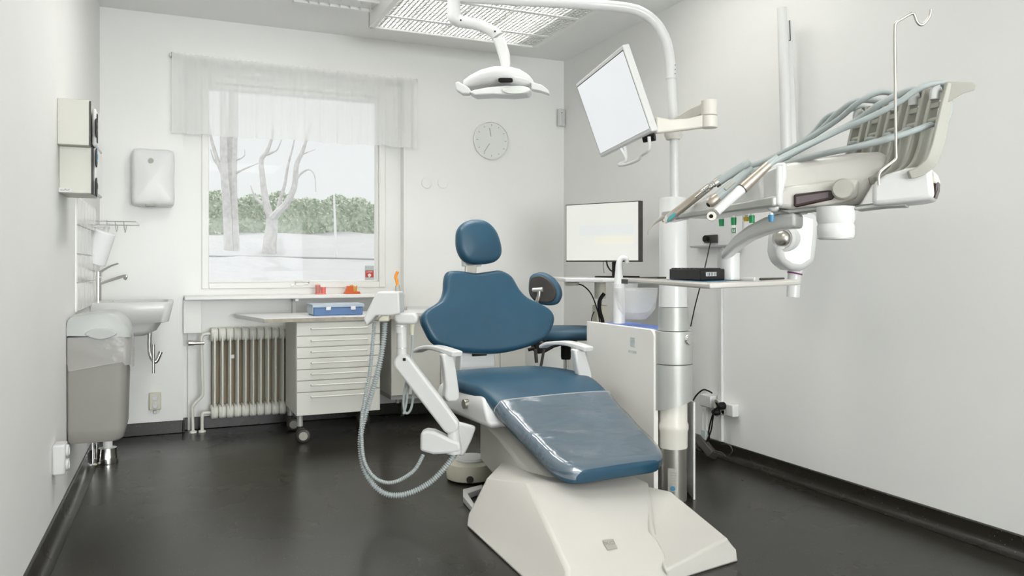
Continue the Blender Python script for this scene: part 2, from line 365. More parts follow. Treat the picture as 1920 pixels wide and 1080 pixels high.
# sticker on the pane
m = MB(); a = hit(684, 498, (0, yf+.049, 0), (0, 1, 0)); b = hit(701, 526, (0, yf+.049, 0), (0, 1, 0)); m.bb((a.x, yf+.046, b.z), (b.x, yf+.049, a.z)); S = m.build('alarm_sticker', 'sticker_grey')
tag(S, 'small red and grey sticker in the lower right corner of the window pane', 'sticker')
m = MB(); a = hit(685, 507, (0, yf+.045, 0), (0, 1, 0)); b = hit(700.5, 520, (0, yf+.045, 0), (0, 1, 0)); m.bb((a.x, yf+.0445, b.z), (b.x, yf+.046, a.z)); r_ = m.build('red_panel', 'red', S); plabel(r_, 'red printed field')
cx = (a.x+b.x)/2; text('lettering', 'LARM', (cx, yf+.044, a.z-.011), .017, 'cup_white', S, face_rot((0, -1, 0)))
m = MB(); m.lathe((cx, yf+.0445, b.z+.016), [(.0, -.0008), (.012, -.0008), (.012, .0008), (0, .0008)], (0, 1, 0), 20); m.box((cx-.002, yf+.0442, b.z+.006), (.006, .001, .012)); m.build('emblem', 'cup_white', S)
# sill, apron, brackets
zs = onback(550, 557, .10).z
m = MB(); m.bb((onback(346, 557, .1).x, YB-.10, zs-.012), (onback(760, 557, .1).x, yf, zs+.014)); struct(m.build('trim_1', 'white_paint', bevel=.006)); 
m = MB(); a = onback(344, 562); b = onback(378, 624); m.bb((wl+.001, YB-.03, b.z), (hit(378, 600, (0, YB-.03, 0), (0, 1, 0)).x, yf, zs-.013)); o = m.build('pipe_casing', 'white_paint', bevel=.003); tag(o, 'small white boxed pipe casing under the left end of the window sill', 'casing')
m = MB(); x = onback(555, 570, .04).x; m.bb((x-.012, YB-.08, zs-.03), (x+.012, yf, zs-.013)); m.bb((x-.012, YB+.03, zs-.13), (x+.012, yf, zs-.013)); o = m.build('sill_bracket', 'white_paint', bevel=.002); tag(o, 'narrow white bracket holding the middle of the window sill', 'bracket')
# =================================================================== CURTAIN
yc = YB-.06
rl = hit(322, 103, (0, yc, 0), (0, 1, 0)); rr = hit(781, 153, (0, yc, 0), (0, 1, 0)); zr = (rl.z+rr.z)/2
C = thing('curtain_rod', ((rl.x+rr.x)/2, yc, zr), 'thin white curtain rod with end hooks above the window', 'curtain rod')
m = MB(); m.cyl((rl.x-.01, yc, rl.z), (rr.x+.01, yc, rr.z), .008); m.build('rod', 'white_paint', C)
for p in (rl, rr):
    m = MB(); m.tube([(p.x, yc, p.z-.012), (p.x, yc-.012, p.z+.004), (p.x, yc, p.z+.016), (p.x, yc+.03, p.z+.012), (p.x, YB-.001, p.z+.012)], .004); m.lathe((p.x, YB-.006, p.z+.012), [(.014, 0), (.014, .006)], (0, 1, 0)); m.build('hook', 'steel', C)
m = MB(); NX = 260; NZ = 12; vsx = []; fs = []
for i in range(NX+1):
    t = i/NX; x = rl.x+(rr.x-rl.x)*t; zt = rl.z+(rr.z-rl.z)*t; zb = hit(322+(775-322)*t, 250+28*t, (0, yc, 0), (0, 1, 0)).z
    zb += .004*math.sin(t*17)+.003*math.sin(t*61)
    for j in range(NZ+1):
        q = j/NZ; amp = .004+.011*q
        y = yc-.012*(1-q)-.01 + amp*(math.sin(t*95+1.3*math.sin(t*21))+.4*math.sin(t*210+2))*.6
        z = zt+.018*(1 if j == 0 else 0)*(.7+.12*math.sin(t*300)) + (zb-zt)*max(0, q)
        vsx.append((x+.004*math.sin(t*190)*q, y, z))
for i in range(NX):
    for j in range(NZ): a = i*(NZ+1)+j; fs.append((a, a+1, a+NZ+2, a+NZ+1))
m.add(vsx, fs); o = m.build('curtain_valance', 'curtain', ang=180, recalc=False); tag(o, 'sheer white gathered valance hanging over the top half of the window', 'curtain')
# =================================================================== OUTDOORS
def gz(Z): return .02*(Z-6)+.55+max(0, Z-15)*.098           # snow bank rising away from the house
gz = lambda Y: .62+max(0, Y-9)*.075
m = MB(); N = 40; M_ = 60; vsx = []; fs = []
for j in range(N+1):
    Y = 6.6+j/N*48
    for i in range(M_+1):
        X = -16+i/M_*44; vsx.append((X, Y, gz(Y)+.06*math.sin(X*1.3+Y*.7)+.05*math.sin(X*.6-Y*1.9)+random.uniform(-.02, .02)))
for j in range(N):
    for i in range(M_): a = j*(M_+1)+i; fs.append((a, a+1, a+M_+2, a+M_+1))
m.add(vsx, fs); o = m.build('snow_ground', 'snow', ang=180); tag(o, 'snow covered ground sloping up to the hedge outside the window', 'snow', kind='structure')
def ong(px, py):     # sight line meets the snow slope
    d = ray(px, py); t = 6.0
    while t < 60:
        p = C0+d*t
        if p.z < gz(p.y): return V((p.x, p.y, gz(p.y)))
        t += .05
    return C0+d*40
# hedge: leafy blocks
def hedge(pa, pb, dep, hgt, label):
    a = ong(pa, 438); b = ong(pb, 438); a = V((a.x, a.y, a.z)); 
    m = MB(); rnd = random.Random(int(pa)); n = 11000
    for k in range(n):
        t = rnd.random(); w_ = rnd.random(); h = rnd.random()
        base = a.lerp(b, t)+V((0, w_*dep, 0)); top = hgt*(1+.07*math.sin(t*23)+.05*math.sin(t*57))
        z = base.z-.1+top*(1-(1-h)**1.6); q = V((base.x, base.y, z)); s_ = rnd.uniform(.035, .10)
        u = V((rnd.uniform(-1, 1), rnd.uniform(-1, 1), rnd.uniform(-1, 1))).normalized(); v = u.orthogonal().normalized()
        m.add([q+u*s_, q+v*s_*.6, q-u*s_, q-v*s_*.6], [(0, 1, 2, 3)])
    o = m.build('hedge', 'hedge', flat=True, recalc=False); o['_x'] = 0
    R = MB(); L = (b-a).length; R.prism([a+V((0, .25, -.2)), b+V((0, .25, -.2)), b+V((0, dep, -.2)), a+V((0, dep, -.2))], (0, 0, hgt*.9)); k = R.build('inner_growth', 'hedge', o)
    return tag(o, label, 'hedge')
Yh = ong(550, 438); hh = 75/F*((Yh-C0).dot(cF))
hedge(330, 800, 1.2, hh, 'long green clipped hedge at the top of the snowy slope')
def branchy(base, pts_list, label, grp=None, name='bare_tree'):
    m = MB()
    for pts, r0, r1 in pts_list:
        n = len(pts); m.tube(pts, [r0+(r1-r0)*i/(n-1) for i in range(n)], 8, sm=4)
    o = m.build(name, 'bark'); return tag(o, label, 'tree')
def tp(lst, Z): return [at(x, y, Z) for x, y in lst]
p = ong(437, 467); Z1 = (p-C0).dot(cF)
L_ = [(tp([(437, 472), (436, 440), (434, 380), (434, 320), (436, 250), (438, 170), (440, 60)], Z1), .17, .10),
      (tp([(428, 470), (427, 430), (424, 370), (420, 310), (419, 250), (418, 160), (414, 60)], Z1-.3), .11, .07),
      (tp([(420, 330), (411, 310), (403, 285), (396, 260), (388, 220), (380, 170)], Z1-.3), .06, .02),
      (tp([(412, 312), (405, 306), (399, 295), (395, 280)], Z1-.3), .03, .01),
      (tp([(442, 325), (455, 318), (470, 312), (484, 306)], Z1), .035, .01), (tp([(442, 300), (452, 297), (459, 290), (458, 280)], Z1), .025, .008)]
branchy(p, L_, 'bare twin trunked tree at the left of the window view')
p = ong(506, 474); Z2 = (p-C0).dot(cF)
L_ = [(tp([(505, 476), (506, 455), (509, 430), (510, 410)], Z2), .17, .13),
      (tp([(510, 412), (503, 395), (497, 370), (492, 330), (490, 300), (500, 285), (508, 265), (514, 240)], Z2), .10, .025),
      (tp([(497, 385), (488, 378), (480, 372), (474, 360), (470, 348)], Z2), .05, .012), (tp([(500, 290), (512, 285), (520, 280), (528, 262)], Z2), .035, .01),
      (tp([(511, 410), (524, 395), (538, 380), (552, 350), (556, 310), (567, 285), (575, 260), (582, 235)], Z2-.2), .10, .022),
      (tp([(520, 398), (525, 375), (534, 345), (540, 310), (548, 280), (552, 262)], Z2-.2), .05, .014), (tp([(553, 340), (565, 325), (580, 318), (590, 330), (592, 360)], Z2-.2), .03, .008),
      (tp([(566, 290), (580, 284), (592, 280)], Z2-.2), .02, .006), (tp([(538, 380), (550, 375), (560, 372)], Z2-.2), .03, .006)]
branchy(p, L_, 'bare many branched tree in the middle of the window view')
p = ong(631, 486); Z3 = (p-C0).dot(cF)
m = MB(); m.tube([p-V((0, 0, .1)), at(629, 440, Z3), at(626, 364, Z3)], [.03, .028, .02], 8); o = m.build('marker_pole', 'fence_rail'); tag(o, 'thin pale pole standing in the snow outside the window', 'pole')
a = ong(330, 481); b = ong(800, 490); m = MB(); m.tube([a+V((0, 0, .02)), a.lerp(b, .5)+V((0, 0, .03)), b+V((0, 0, .02))], .02, 6); o = m.build('cable', 'snow_track'); tag(o, 'thin grey cable crossing the snow below the trees', 'cable')
# =================================================================== CEILING LIGHT (unlit louvre fixture) and vent
zl = 2.59
A = atz(693, 51, zl); B = atz(1002, 93, zl); Wd = B.x-A.x; yb = (A.y+B.y)/2; x0 = A.x; x1 = B.x; Ln = 2.45; y0 = yb-Ln
T = thing('ceiling_light', ((x0+x1)/2, yb-Ln/2, zl), 'large rectangular white louvred ceiling light above the dental chair', 'ceiling light')
m = MB(); fw = .035
for q in (((x0, y0, zl), (x0+fw, yb, zl+.10)), ((x1-fw, y0, zl), (x1, yb, zl+.10)), ((x0, yb-.02, zl), (x1, yb, zl+.10)), ((x0, y0, zl), (x1, y0+.02, zl+.10))): m.bb(*q)
m.build('frame', 'louver', T, bevel=.004)
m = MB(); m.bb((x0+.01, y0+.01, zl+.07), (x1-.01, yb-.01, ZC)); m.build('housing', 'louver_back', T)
m = MB(); n1 = 40
for i in range(1, n1): x = x0+fw+(Wd-2*fw)*i/n1; m.bb((x-.0045, y0+.02, zl+.012), (x+.0045, yb-.02, zl+.026))
n2 = 84
for i in range(1, n2): y = y0+Ln*i/n2; m.bb((x0+fw, y-.0045, zl+.012), (x1-fw, y+.0045, zl+.026))
for k in (1, 3, 5): y = yb-Ln/6*k*.5-.05; m.bb((x0+fw, y-.018, zl+.008), (x1-fw, y+.018, zl+.024))
m.build('louvre_grid', 'louver', T, flat=True)
for k in range(4):
    x = x0+.2+k*(Wd-.4)/3; m = MB(); m.cyl((x, y0+.1, zl+.05), (x, yb-.08, zl+.05), .013, n=12); m.build('tube', 'louver', T)
A = atz(548, 4, ZC-.045); B = atz(702, 24, ZC-.045)
T = thing('ceiling_strip_light', ((A.x+B.x)/2, A.y-.1, ZC-.045), 'shallow white ceiling strip fixture left of the louvred light', 'ceiling light')
m = MB(); m.bb((A.x, A.y-.19, ZC-.03), (A.x+1.1, A.y, ZC)); m.bb((A.x, A.y-.02, ZC-.045), (A.x+1.1, A.y, ZC)); m.bb((A.x, A.y-.19, ZC-.045), (A.x+1.1, A.y-.17, ZC)); m.bb((A.x-.004, A.y-.19, ZC-.045), (A.x+.006, A.y, ZC)); m.build('housing', 'louver', T)
m = MB()
for k in range(16): x = A.x+.06+k*.062; m.strip([(x, A.y-.17, ZC-.040), (x+.012, A.y-.13, ZC-.036), (x+.03, A.y-.06, ZC-.038), (x+.035, A.y-.02, ZC-.042)], (0, 0, 1), .012, .004, 3)
m.build('baffle', 'louver', T)
# =================================================================== LEFT WALL THINGS
def lw(px, py, off): return onleft(px, py, off)
# frame on the left wall: u = distance from wall, s = along wall
def lbox(m, s0, s1, u0, u1, z0, z1, base): 
    p = [base+LD*s0+LN*u0, base+LD*s1+LN*u0, base+LD*s1+LN*u1, base+LD*s0+LN*u1]
    m.prism([V((q.x, q.y, z0)) for q in p], (0, 0, z1-z0))
# glove/paper box dispenser
b0 = onleft(107, 183); zt = b0.z; b1 = onleft(116, 365); zb = b1.z; zm = onleft(109, 272).z
b0 = V((b0.x, b0.y, 0)); nrm = LD
def depth_at(px, base): # distance from the wall where the near face is seen at px
    q = hit(px, 400, base, LD); return (q-base).dot(LN)
uo = depth_at(168, b0); ul = depth_at(172, b0+LD*.05)
T = thing('glove_dispenser', b0+V((0, 0, zb)), 'grey metal glove box dispenser with round openings high on the left wall', 'dispenser')
m = MB(); lbox(m, 0, .30, 0, uo, zm, zt, b0); lbox(m, .05, .30, 0, ul, zb, zm, b0); m.build('case', 'dispenser', T, bevel=.003)
m = MB(); lbox(m, -.002, .006, uo-.001, uo+.005, zm-.002, zt-.005, b0); lbox(m, .045, .053, ul-.001, ul+.005, zb-.003, zm, b0); m.build('front_edge', 'charcoal', T)
for z0_, z1_, s0 in ((zm+.003, zt-.03, .02), (zb, zm, .05)):
    m = MB(); lbox(m, s0, .30, max(uo, ul)+.004, max(uo, ul)+.02, z0_, z1_, b0); m.build('front_panel', 'plastic', T, bevel=.008)
uf = max(uo, ul)+.021
for py in (240, 296, 351):
    sx = .20; q = hit(181, py, b0+LN*uf, LN); m = MB(); m.lathe(q, [(.001, -.002), (.040, -.002), (.040, .001), (.001, .001)], LN, 28); m.build('opening', 'black', T)
    m = MB(); m.lathe(q+LN*.002+V((0, 0, .004)), [(.001, 0), (.02, 0), (.012, .003), (.001, .004)], LN, 12); m.build('tissue', 'blue_cap' if py == 296 else 'charcoal', T)
m = MB(); lbox(m, .03, .06, max(uo, ul)+.015, uf+.002, zm+.02, zt-.05, b0); m.build('slot', 'black', T)
m = MB(); q = b0+LD*.048+LN*.025; R = face_rot(-LD); m.box((q.x, q.y, zb+.012), (.05, .003, .016), R=Matrix.Rotation(-math.radians(1.3), 3, 'Z')); pm = m.build('nameplate', 'cup_white', T)
m = MB(); k0 = b0+LD*.0455+LN*.006+V((0, 0, zb+.013)); m.strip([k0, k0+LN*.014+V((0, 0, -.0015)), k0+LN*.018+V((0, 0, .005)), k0+LN*.022, k0+LN*.028+V((0, 0, -.001)), k0+LN*.034+V((0, 0, .004))], LD, .001, .0022, 3); m.build('maker_mark', 'print', pm)
# tiles behind the basin
m = MB(); a = onleft(141, 380); b = onleft(176, 410); s0 = a; L = (V((b.x, b.y, 0))-V((a.x, a.y, 0))).length
m.prism([V((a.x, a.y, .86)), V((b.x, b.y, .86)), V((b.x, b.y, 1.42)), V((a.x, a.y, 1.42))], LN*.006); S = m.build('splashback', 'grout'); tag(S, 'grey tiled splashback on the left wall above the basin', 'splashback')
for r in range(4):
    for c_ in range(int(L/.15)+1):
        s1 = c_*.15+.004; s2 = min(L-.004, s1+.142)
        if s2-s1 < .02: continue
        m = MB(); p = V((a.x, a.y, .864+r*.14)); m.prism([p+LD*s1+LN*.006, p+LD*s2+LN*.006, p+LD*s2+LN*.006+V((0, 0, .132)), p+LD*s1+LN*.006+V((0, 0, .132))], LN*.004); m.build('tile', 'tile', S, bevel=.001)
# towel/soap dispenser on back wall
T = thing('towel_dispenser', onback(287, 387, .1), 'white rounded paper towel dispenser on the back wall left of the window', 'dispenser')
a = onback(247, 277, .12); b = onback(327, 387, .12); cx = (a.x+b.x)/2; hw = (b.x-a.x)/2; cz = (a.z+b.z)/2; hz = (a.z-b.z)/2
out = [(cx+sx*(hw-(0 if k else .03)), cz+sz*(hz-(.03 if k else 0))) for sx, sz, k in ((-1, -1, 1), (-1, 0, 1), (-1, 1, 1), (-1, 1, 0), (0, 1, 0), (1, 1, 0), (1, 1, 1), (1, 0, 1), (1, -1, 1), (1, -1, 0), (0, -1, 0), (-1, -1, 0))]
m = MB(); m.pillow(out, .065, .035, lambda u, v, w_: (u, YB-.066-w_, v), crown=.01); m.build('cover', 'cup_white', T)
m = MB(); q = onback(283, 301, .14); m.lathe(q+V((0, -.003, 0)), [(.001, 0), (.016, 0), (.016, .008), (.001, .008)], (0, 1, 0), 20); m.build('viewing_window', 'putty', T)
m = MB(); q = onback(282, 385, .13); m.box(q, (.06, .03, .016)); m.build('outlet', 'putty', T, bevel=.006)
# basin
Zb = 4.72; zr_ = 1.08-66*4.55/F
base = onleft(150, 565); 
q1 = at(325, 566, 4.62); ub = (q1-LP).dot(LN); sb = (q1-LP).dot(LD)      # out from wall, along
T = thing('wash_basin', LP+LD*sb+LN*.2+V((0, 0, .7)), 'white ceramic wash basin fixed to the left wall under the mixer tap', 'basin')
def lpt(u, s, z): q = LP+LN*u+LD*s; return V((q.x, q.y, z))
def rrect(u0, u1, s0, s1, z, r, n=5):
    pts = []
    for (cu, cs, a0) in ((u1-r, s0+r, -90), (u1-r, s1-r, 0), (u0+.01, s1-.01, 90), (u0+.01, s0+.01, 180)):
        rr_ = r if cu == u1-r else .01
        for k in range(n+1): a = math.radians(a0+k*90/n); pts.append(lpt(cu+rr_*math.cos(a), cs+rr_*math.sin(a), z))
    return pts
zt = q1.z; s0, s1 = sb-.02, sb+.42
m = MB(); m.loft([rrect(.0, ub-.15, s0+.04, s1-.04, zt-.195, .05), rrect(0, ub-.09, s0+.02, s1-.02, zt-.165, .06), rrect(0, ub-.065, s0+.015, s1-.015, zt-.122, .05), rrect(0, ub-.025, s0+.005, s1-.005, zt-.115, .05), rrect(0, ub, s0, s1, zt-.01, .05), rrect(.003, ub-.004, s0+.004, s1-.004, zt, .05),
     rrect(.09, ub-.03, s0+.03, s1-.03, zt, .05), rrect(.10, ub-.05, s0+.05, s1-.05, zt-.10, .05)]); m.build('bowl', 'plastic', T, bevel=.0, ang=60)
m = MB(); q = lpt(.22, (s0+s1)/2, 0); m.cyl(q+V((0, 0, zt-.19)), q+V((0, 0, zt-.105)), .03); m.build('drain', 'chrome', T)
m = MB(); q = lpt(.30, (s0+s1)/2-.06, 0)
m.tube([q+V((0, 0, zt-.17)), q+V((0, 0, zt-.30)), q+V((.03, 0, zt-.36)), q+V((.06, 0, zt-.30))], .012); m.cyl(q+V((.02, -.05, zt-.25)), q+V((.02, -.05, zt-.42)), .008); m.build('trap', 'chrome', T)
# tap
qb = at(184, 565, 4.75); 
T = thing('basin_tap', V((qb.x, qb.y, zt)), 'chrome single lever mixer tap standing on the wash basin', 'tap')
m = MB(); m.cyl((qb.x, qb.y, zt), (qb.x, qb.y, zt+.14), .020); m.cyl((qb.x, qb.y, zt+.145), (qb.x, qb.y, zt+.175), .022); m.build('body', 'chrome', T)
m = MB(); m.tube([(qb.x, qb.y, zt+.10), at(215, 523, 4.75), at(236, 517, 4.75), at(234, 524, 4.75)], .009); m.build('spout', 'chrome', T)
m = MB(); m.tube([(qb.x, qb.y, zt+.165), at(205, 500, 4.75), at(222, 494, 4.75)], [.009, .006, .005]); m.build('lever', 'chrome', T)
m = MB(); q = at(177, 565, 4.75); m.cyl((q.x, q.y, zt), (q.x, q.y, zt+.16), .008); m.build('rod', 'charcoal', T)
# cup rack with paper cups bag
T = thing('cup_rack', at(180, 412, 4.6), 'thin wire shelf sticking out of the left wall above the basin', 'rack')
m = MB(); p0 = at(172, 409, 4.5)
for dz, e1 in ((0, (255, 416)), (.0, (262, 423))):
    q = at(*e1, 4.7 if e1[0] == 255 else 4.5); st = q-LN*((q-LP).dot(LN)-.002); m.tube([st, q], .003, 6, sm=0)
m.tube([at(255, 416, 4.7), at(262, 423, 4.5)], .003, 6, sm=0)
for k in range(3):
    a_ = at(200+k*16, 413+k*2, 4.66); b_ = at(205+k*16, 420+k*2, 4.52); m.tube([a_, a_.lerp(b_, .5)-V((0, 0, .05)), b_], .0025, 6)
m.build('wire_shelf', 'chrome', T)
T = thing('paper_roll', at(185, 497, 4.6), 'white paper roll hanging tilted on the splashback above the tap', 'paper roll')
m = MB(); ax0 = at(176, 493, 4.55); ax1 = at(198, 434, 4.55); m.cyl(ax0, ax1, .062, .055, 32); m.build('roll', 'paper', T, bevel=.006)
m = MB(); m.cyl(ax1, ax1+(ax1-ax0).normalized()*.03, .015); q = ax1+(ax1-ax0).normalized()*.028; m.tube([q, q-LN*((q-LP).dot(LN)-.012)], .006); m.build('holder_arm', 'plastic', T)
# waste bin on left wall
b0 = onleft(124, 700); b0 = V((b0.x, b0.y, 0)); s_near = (b0-LP).dot(LD)
u1 = depth_at(243, b0); dp = .30
zt = hit(190, 588, b0, LD).z; zs_ = hit(190, 631, b0, LD).z; zb = hit(190, 830, b0, LD).z; zt0 = hit(150, 590, b0, LD).z
T = thing('waste_bin', b0+V((0, 0, zb)), 'tall grey wall hung waste bin with pale lid and clear liner', 'bin')
def sec(u0, u1, d0, d1, z, r=.06, n=6):
    pts = []
    for (cu, cs, a0, rr_) in ((u1-.035, s_near+d0+.035, -90, .035), (u1-.035, s_near+d1-.035, 0, .035), (u0+.012, s_near+d1-.012, 90, .012), (u0+.012, s_near+d0+.012, 180, .012)):
        for k in range(n+1): a = math.radians(a0+k*90/n); pts.append(lpt(cu+rr_*math.cos(a), cs+rr_*math.sin(a), z))
    return pts
uB = depth_at(233, b0)
m = MB(); m.loft([sec(.012, uB-.02, .015, dp-.03, zb), sec(.004, uB-.004, .006, dp-.02, zb+.015), sec(.003, uB+.004, .004, dp-.01, zb+.06), sec(.002, u1-.01, .002, dp, zb+.36), sec(.002, u1, 0, dp, zs_)]); m.build('body', 'bin_grey', T, ang=50)
# lid: domed, profile extruded along the wall
prof = []
for x, y in ((124, 630), (124, 612), (130, 596), (150, 591), (180, 587), (205, 586), (222, 592), (236, 606), (243, 620), (245, 632)): 
    q = hit(x, y, b0, LD); prof.append(((q-b0).dot(LN), q.z))
prof = [(max(.002, u), z) for u, z in prof]
pp = catmull([V((u, z, 0)) for u, z in prof], 4)
rings = []
for s_, sc in ((-.004, .93), (.004, .985), (.02, 1), (dp-.04, 1), (dp+.003, .93)):
    rings.append([lpt(.002+(q.x-.002)*sc, s_near+s_, zs_+(q.y-zs_)*sc) for q in pp])
m = MB(); m.loft(rings); m.build('lid', 'bin_lid', T, ang=50)
m = MB(); q = lpt((hit(190, 625, b0, LD)-b0).dot(LN), s_near-.006, hit(190, 628, b0, LD).z)
m.pillow([(-.065, .022), (-.04, .040), (0, .046), (.04, .040), (.065, .022), (.045, .006), (0, -.006), (-.045, .006)], .006, .005, lambda u, v, w_: q+LN*u-LD*w_*1.3+V((0, 0, v-.015))); m.build('thumb_tab', 'bin_lid', T)
m = MB(); n = 60; r0 = []; r1 = []; r2 = []
for ring, zf, ex in ((r0, 0, .004), (r1, .55, .008), (r2, 1, .006)):
    s = sec(.0, u1+ex, -ex, dp+ex, 0); 
    for i, p in enumerate(s):
        t = i/len(s); drop = .135+.03*math.sin(t*2*PI*1.2-.8)+.008*math.sin(t*40)
        o_ = ex; ring.append(V((p.x, p.y, zs_-.003-drop*zf))+V((math.sin(i*2.3), math.cos(i*1.7), 0))*.002*zf)
for r_i in (r0, r1, r2):
    for i in range(len(r_i)):
        if (r_i[i]-LP).dot(LN) < .004: r_i[i] += LN*(.004-(r_i[i]-LP).dot(LN))
m.loft([r0, r1, r2], cap=False); m.build('liner', 'bag', T, ang=180)
m = MB(); m.tube(r2+[r2[0]], .0015, 6, sm=0); m.build('liner_hem', 'bag', T)
# wall outlet low left
b0 = onleft(97, 860); za = onleft(97, 836).z; zb = onleft(97, 893).z; b0 = V((b0.x, b0.y, 0)); u1 = depth_at(122, b0)
T = thing('socket_box', b0+V((0, 0, zb)), 'white surface socket box low on the left wall below the bin', 'socket')
m = MB(); lbox(m, 0, .09, 0, u1, zb, za, b0); m.build('housing', 'plastic', T, bevel=.008)
for k in (0, 1):
    m = MB(); q = b0+LD*.045+LN*(u1); m.lathe(V((q.x, q.y, zb+(za-zb)*(.27+.46*k))), [(.024, -.002), (.024, .008), (.018, .010), (.018, .002), (.001, .002)], LN, 24); m.build('socket', 'plastic', T, ang=30)
# pipes to the floor by the bin: chrome
T = thing('floor_drain', atz(203, 870, 0), 'chrome drain funnel on the floor beneath the waste bin', 'drain')
q = atz(202, 868, 0); m = MB(); m.lathe(q, [(.055, 0), (.056, .004), (.050, .04), (.046, .085), (.030, .088), (.028, .088)], n=32); m.build('cup', 'chrome', T)
m = MB(); m.cyl(q+V((0, 0, .08)), q+V((0, 0, .42)), .024); m.build('pipe', 'plastic', T)
for x, y in ((174, 873), (181, 862)):
    q = atz(x, y, 0); T = thing('supply_pipe', q, ('thin chrome water pipe rising from the floor nearest the left skirting', 'thin chrome water pipe just behind the nearer one by the drain')[x > 176], 'pipe')
    m = MB(); m.cyl(q, q+V((0, 0, .45)), .008); m.cyl(q+V((0, 0, .04)), q+V((0, 0, .09)), .012); m.build('pipe', 'chrome', T)
    m = MB(); m.lathe(q, [(.022, 0), (.020, .008), (.010, .012)]); m.build('collar', 'plastic_beige', T)
# double socket back wall
q = onback(291, 753); T = thing('socket_box', (q.x, YB, q.z-.06), 'small white double socket on the back wall between bin and radiator', 'socket')
m = MB(); m.box((q.x, YB-.014, q.z+.005), (.07, .028, .11)); m.build('housing', 'plastic_beige', T, bevel=.005)
for dz in (.028, -.02): m = MB(); m.lathe((q.x, YB-.029, q.z+dz), [(.019, 0), (.019, -.004), (.015, -.005), (.014, .001), (.001, .001)], (0, 1, 0), 20); m.build('socket', 'plastic', T)
m = MB(); m.box((q.x, YB-.008, q.z-.065), (.022, .014, .02)); m.build('grip', 'plastic', T, bevel=.004)
# =================================================================== RADIATOR
ra = hit(397, 612, (0, YB-.02, 0), (0, 1, 0)); rb_ = hit(536, 780, (0, YB-.02, 0), (0, 1, 0)); zt = hit(465, 613, (0, YB-.04, 0), (0, 1, 0)).z; zb = hit(465, 781, (0, YB-.04, 0), (0, 1, 0)).z
T = thing('radiator', ((ra.x+rb_.x)/2, YB, zb), 'old white cast iron column radiator under the window', 'radiator')
n = 11; dx = (rb_.x+.03-ra.x)/(n-.5)
for i in range(n):
    x = ra.x+.015+i*dx; m = MB(); h = zt-zb
    for yy in (YB-.055, YB+.035):
        m.tube([(x, yy, zb+.05), (x, yy, zb+h*.5), (x, yy, zt-.05)], .0085, 10, sm=2, flat=1.0)
    for zc in (zb+.045, zt-.045):
        m.pillow([(-.075, -.018), (-.075, .018), (-.05, .042), (.05, .042), (.075, .018), (.075, -.018), (.05, -.042), (-.05, -.042)], dx*.485, dx*.30, lambda u, v, w_, x=x, zc=zc: (x+w_, YB-.01+u*1.0, zc+v), sm=2)
    m.strip([(x, YB-.086, zb+.02), (x, YB-.086, zt-.02)], (1, 0, 0), .008, .012, 0)
    m.build('column', 'rad', T)
for zc in (zb+.045, zt-.045): m = MB(); m.cyl((ra.x, YB-.01, zc), (rb_.x+.02, YB-.01, zc), .022); m.build('header_pipe', 'rad', T)
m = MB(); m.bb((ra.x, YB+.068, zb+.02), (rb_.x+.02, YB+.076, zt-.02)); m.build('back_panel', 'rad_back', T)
m = MB(); q = hit(434, 667, (0, YB-.02, 0), (0, 1, 0)); m.box((q.x, YB-.06, q.z), (.03, .03, .025)); m.build('meter', 'plastic', T, bevel=.003)
# radiator pipes
T = thing('radiator_pipe', hit(362, 810, (0, 0, 0), (0, 0, 1)), 'white bent heating pipe with valve at the left end of the radiator', 'pipe')
yy = YB-.04; P = lambda x, y: hit(x, y, (0, yy, 0), (0, 1, 0))
e0 = P(362, 808); e0.z = 0.001
m = MB(); m.tube([e0, P(361, 780), P(361, 765), P(367, 755), P(377, 745), P(380, 735), P(379, 700), P(378, 650), P(378, 634), P(383, 627), P(398, 626)], .010, 10); m.build('pipe', 'rad', T)
m = MB(); m.lathe(e0, [(.024, 0), (.022, .01), (.012, .014)]); m.build('collar', 'rad', T)
m = MB(); q = P(378, 643); m.cyl(q+V((-.045, -.01, 0)), q+V((.015, -.01, 0)), .011); m.cyl(q+V((-.08, -.01, .002)), q+V((-.045, -.01, 0)), .017, .014); m.build('valve', 'steel', T)
T = thing('radiator_pipe', hit(380, 806, (0, 0, 0), (0, 0, 1)), 'short white return pipe at the bottom left of the radiator', 'pipe')
e0 = P(379, 805); e0.z = .001
m = MB(); m.tube([e0, P(379, 785), P(380, 776), P(388, 774), P(400, 774)], .011, 10); m.build('pipe', 'rad', T)
m = MB(); m.lathe(e0, [(.024, 0), (.022, .01), (.012, .014)]); m.build('collar', 'rad', T)
m = MB(); m.bb((onback(354, 700).x-.004, YB+.055, .0), (onback(354, 700).x+.012, YB+.079, zt)); o = m.build('pipe_cover', 'white_paint'); tag(o, 'narrow white upright casing strip left of the radiator', 'casing')
# =================================================================== COUNTER, DRAWERS, BASE CABINETS
zct = .765
cl = atz(437, 588, zct); cf = atz(497, 600, zct); yfc = cf.y; xcl = cf.x; 
print('COUNTER', cl, cf)
fy = hit(557, 781, (0, 4.95, 0), (0, 1, 0)); dfront = atz(557, 833, 0).y
ydf = dfront+.02
dl = hit(556, 700, (0, ydf, 0), (0, 1, 0)).x; dr = hit(713, 700, (0, ydf, 0), (0, 1, 0)).x
dzt = hit(556, 604, (0, ydf, 0), (0, 1, 0)).z; dzb = hit(558, 781, (0, ydf, 0), (0, 1, 0)).z
print('DRAW', dl, dr, dzt, dzb, ydf)
zct = dzt+.028
T = thing('counter_worktop', ((xcl+XR)/2, 5.2, zct-.025), 'long white worktop along the back wall under the window', 'worktop')
ybk = YB-.105
m = MB(); yR = ydf+.22; XCE = hit(985, 600, (0, yR, 0), (0, 1, 0)).x
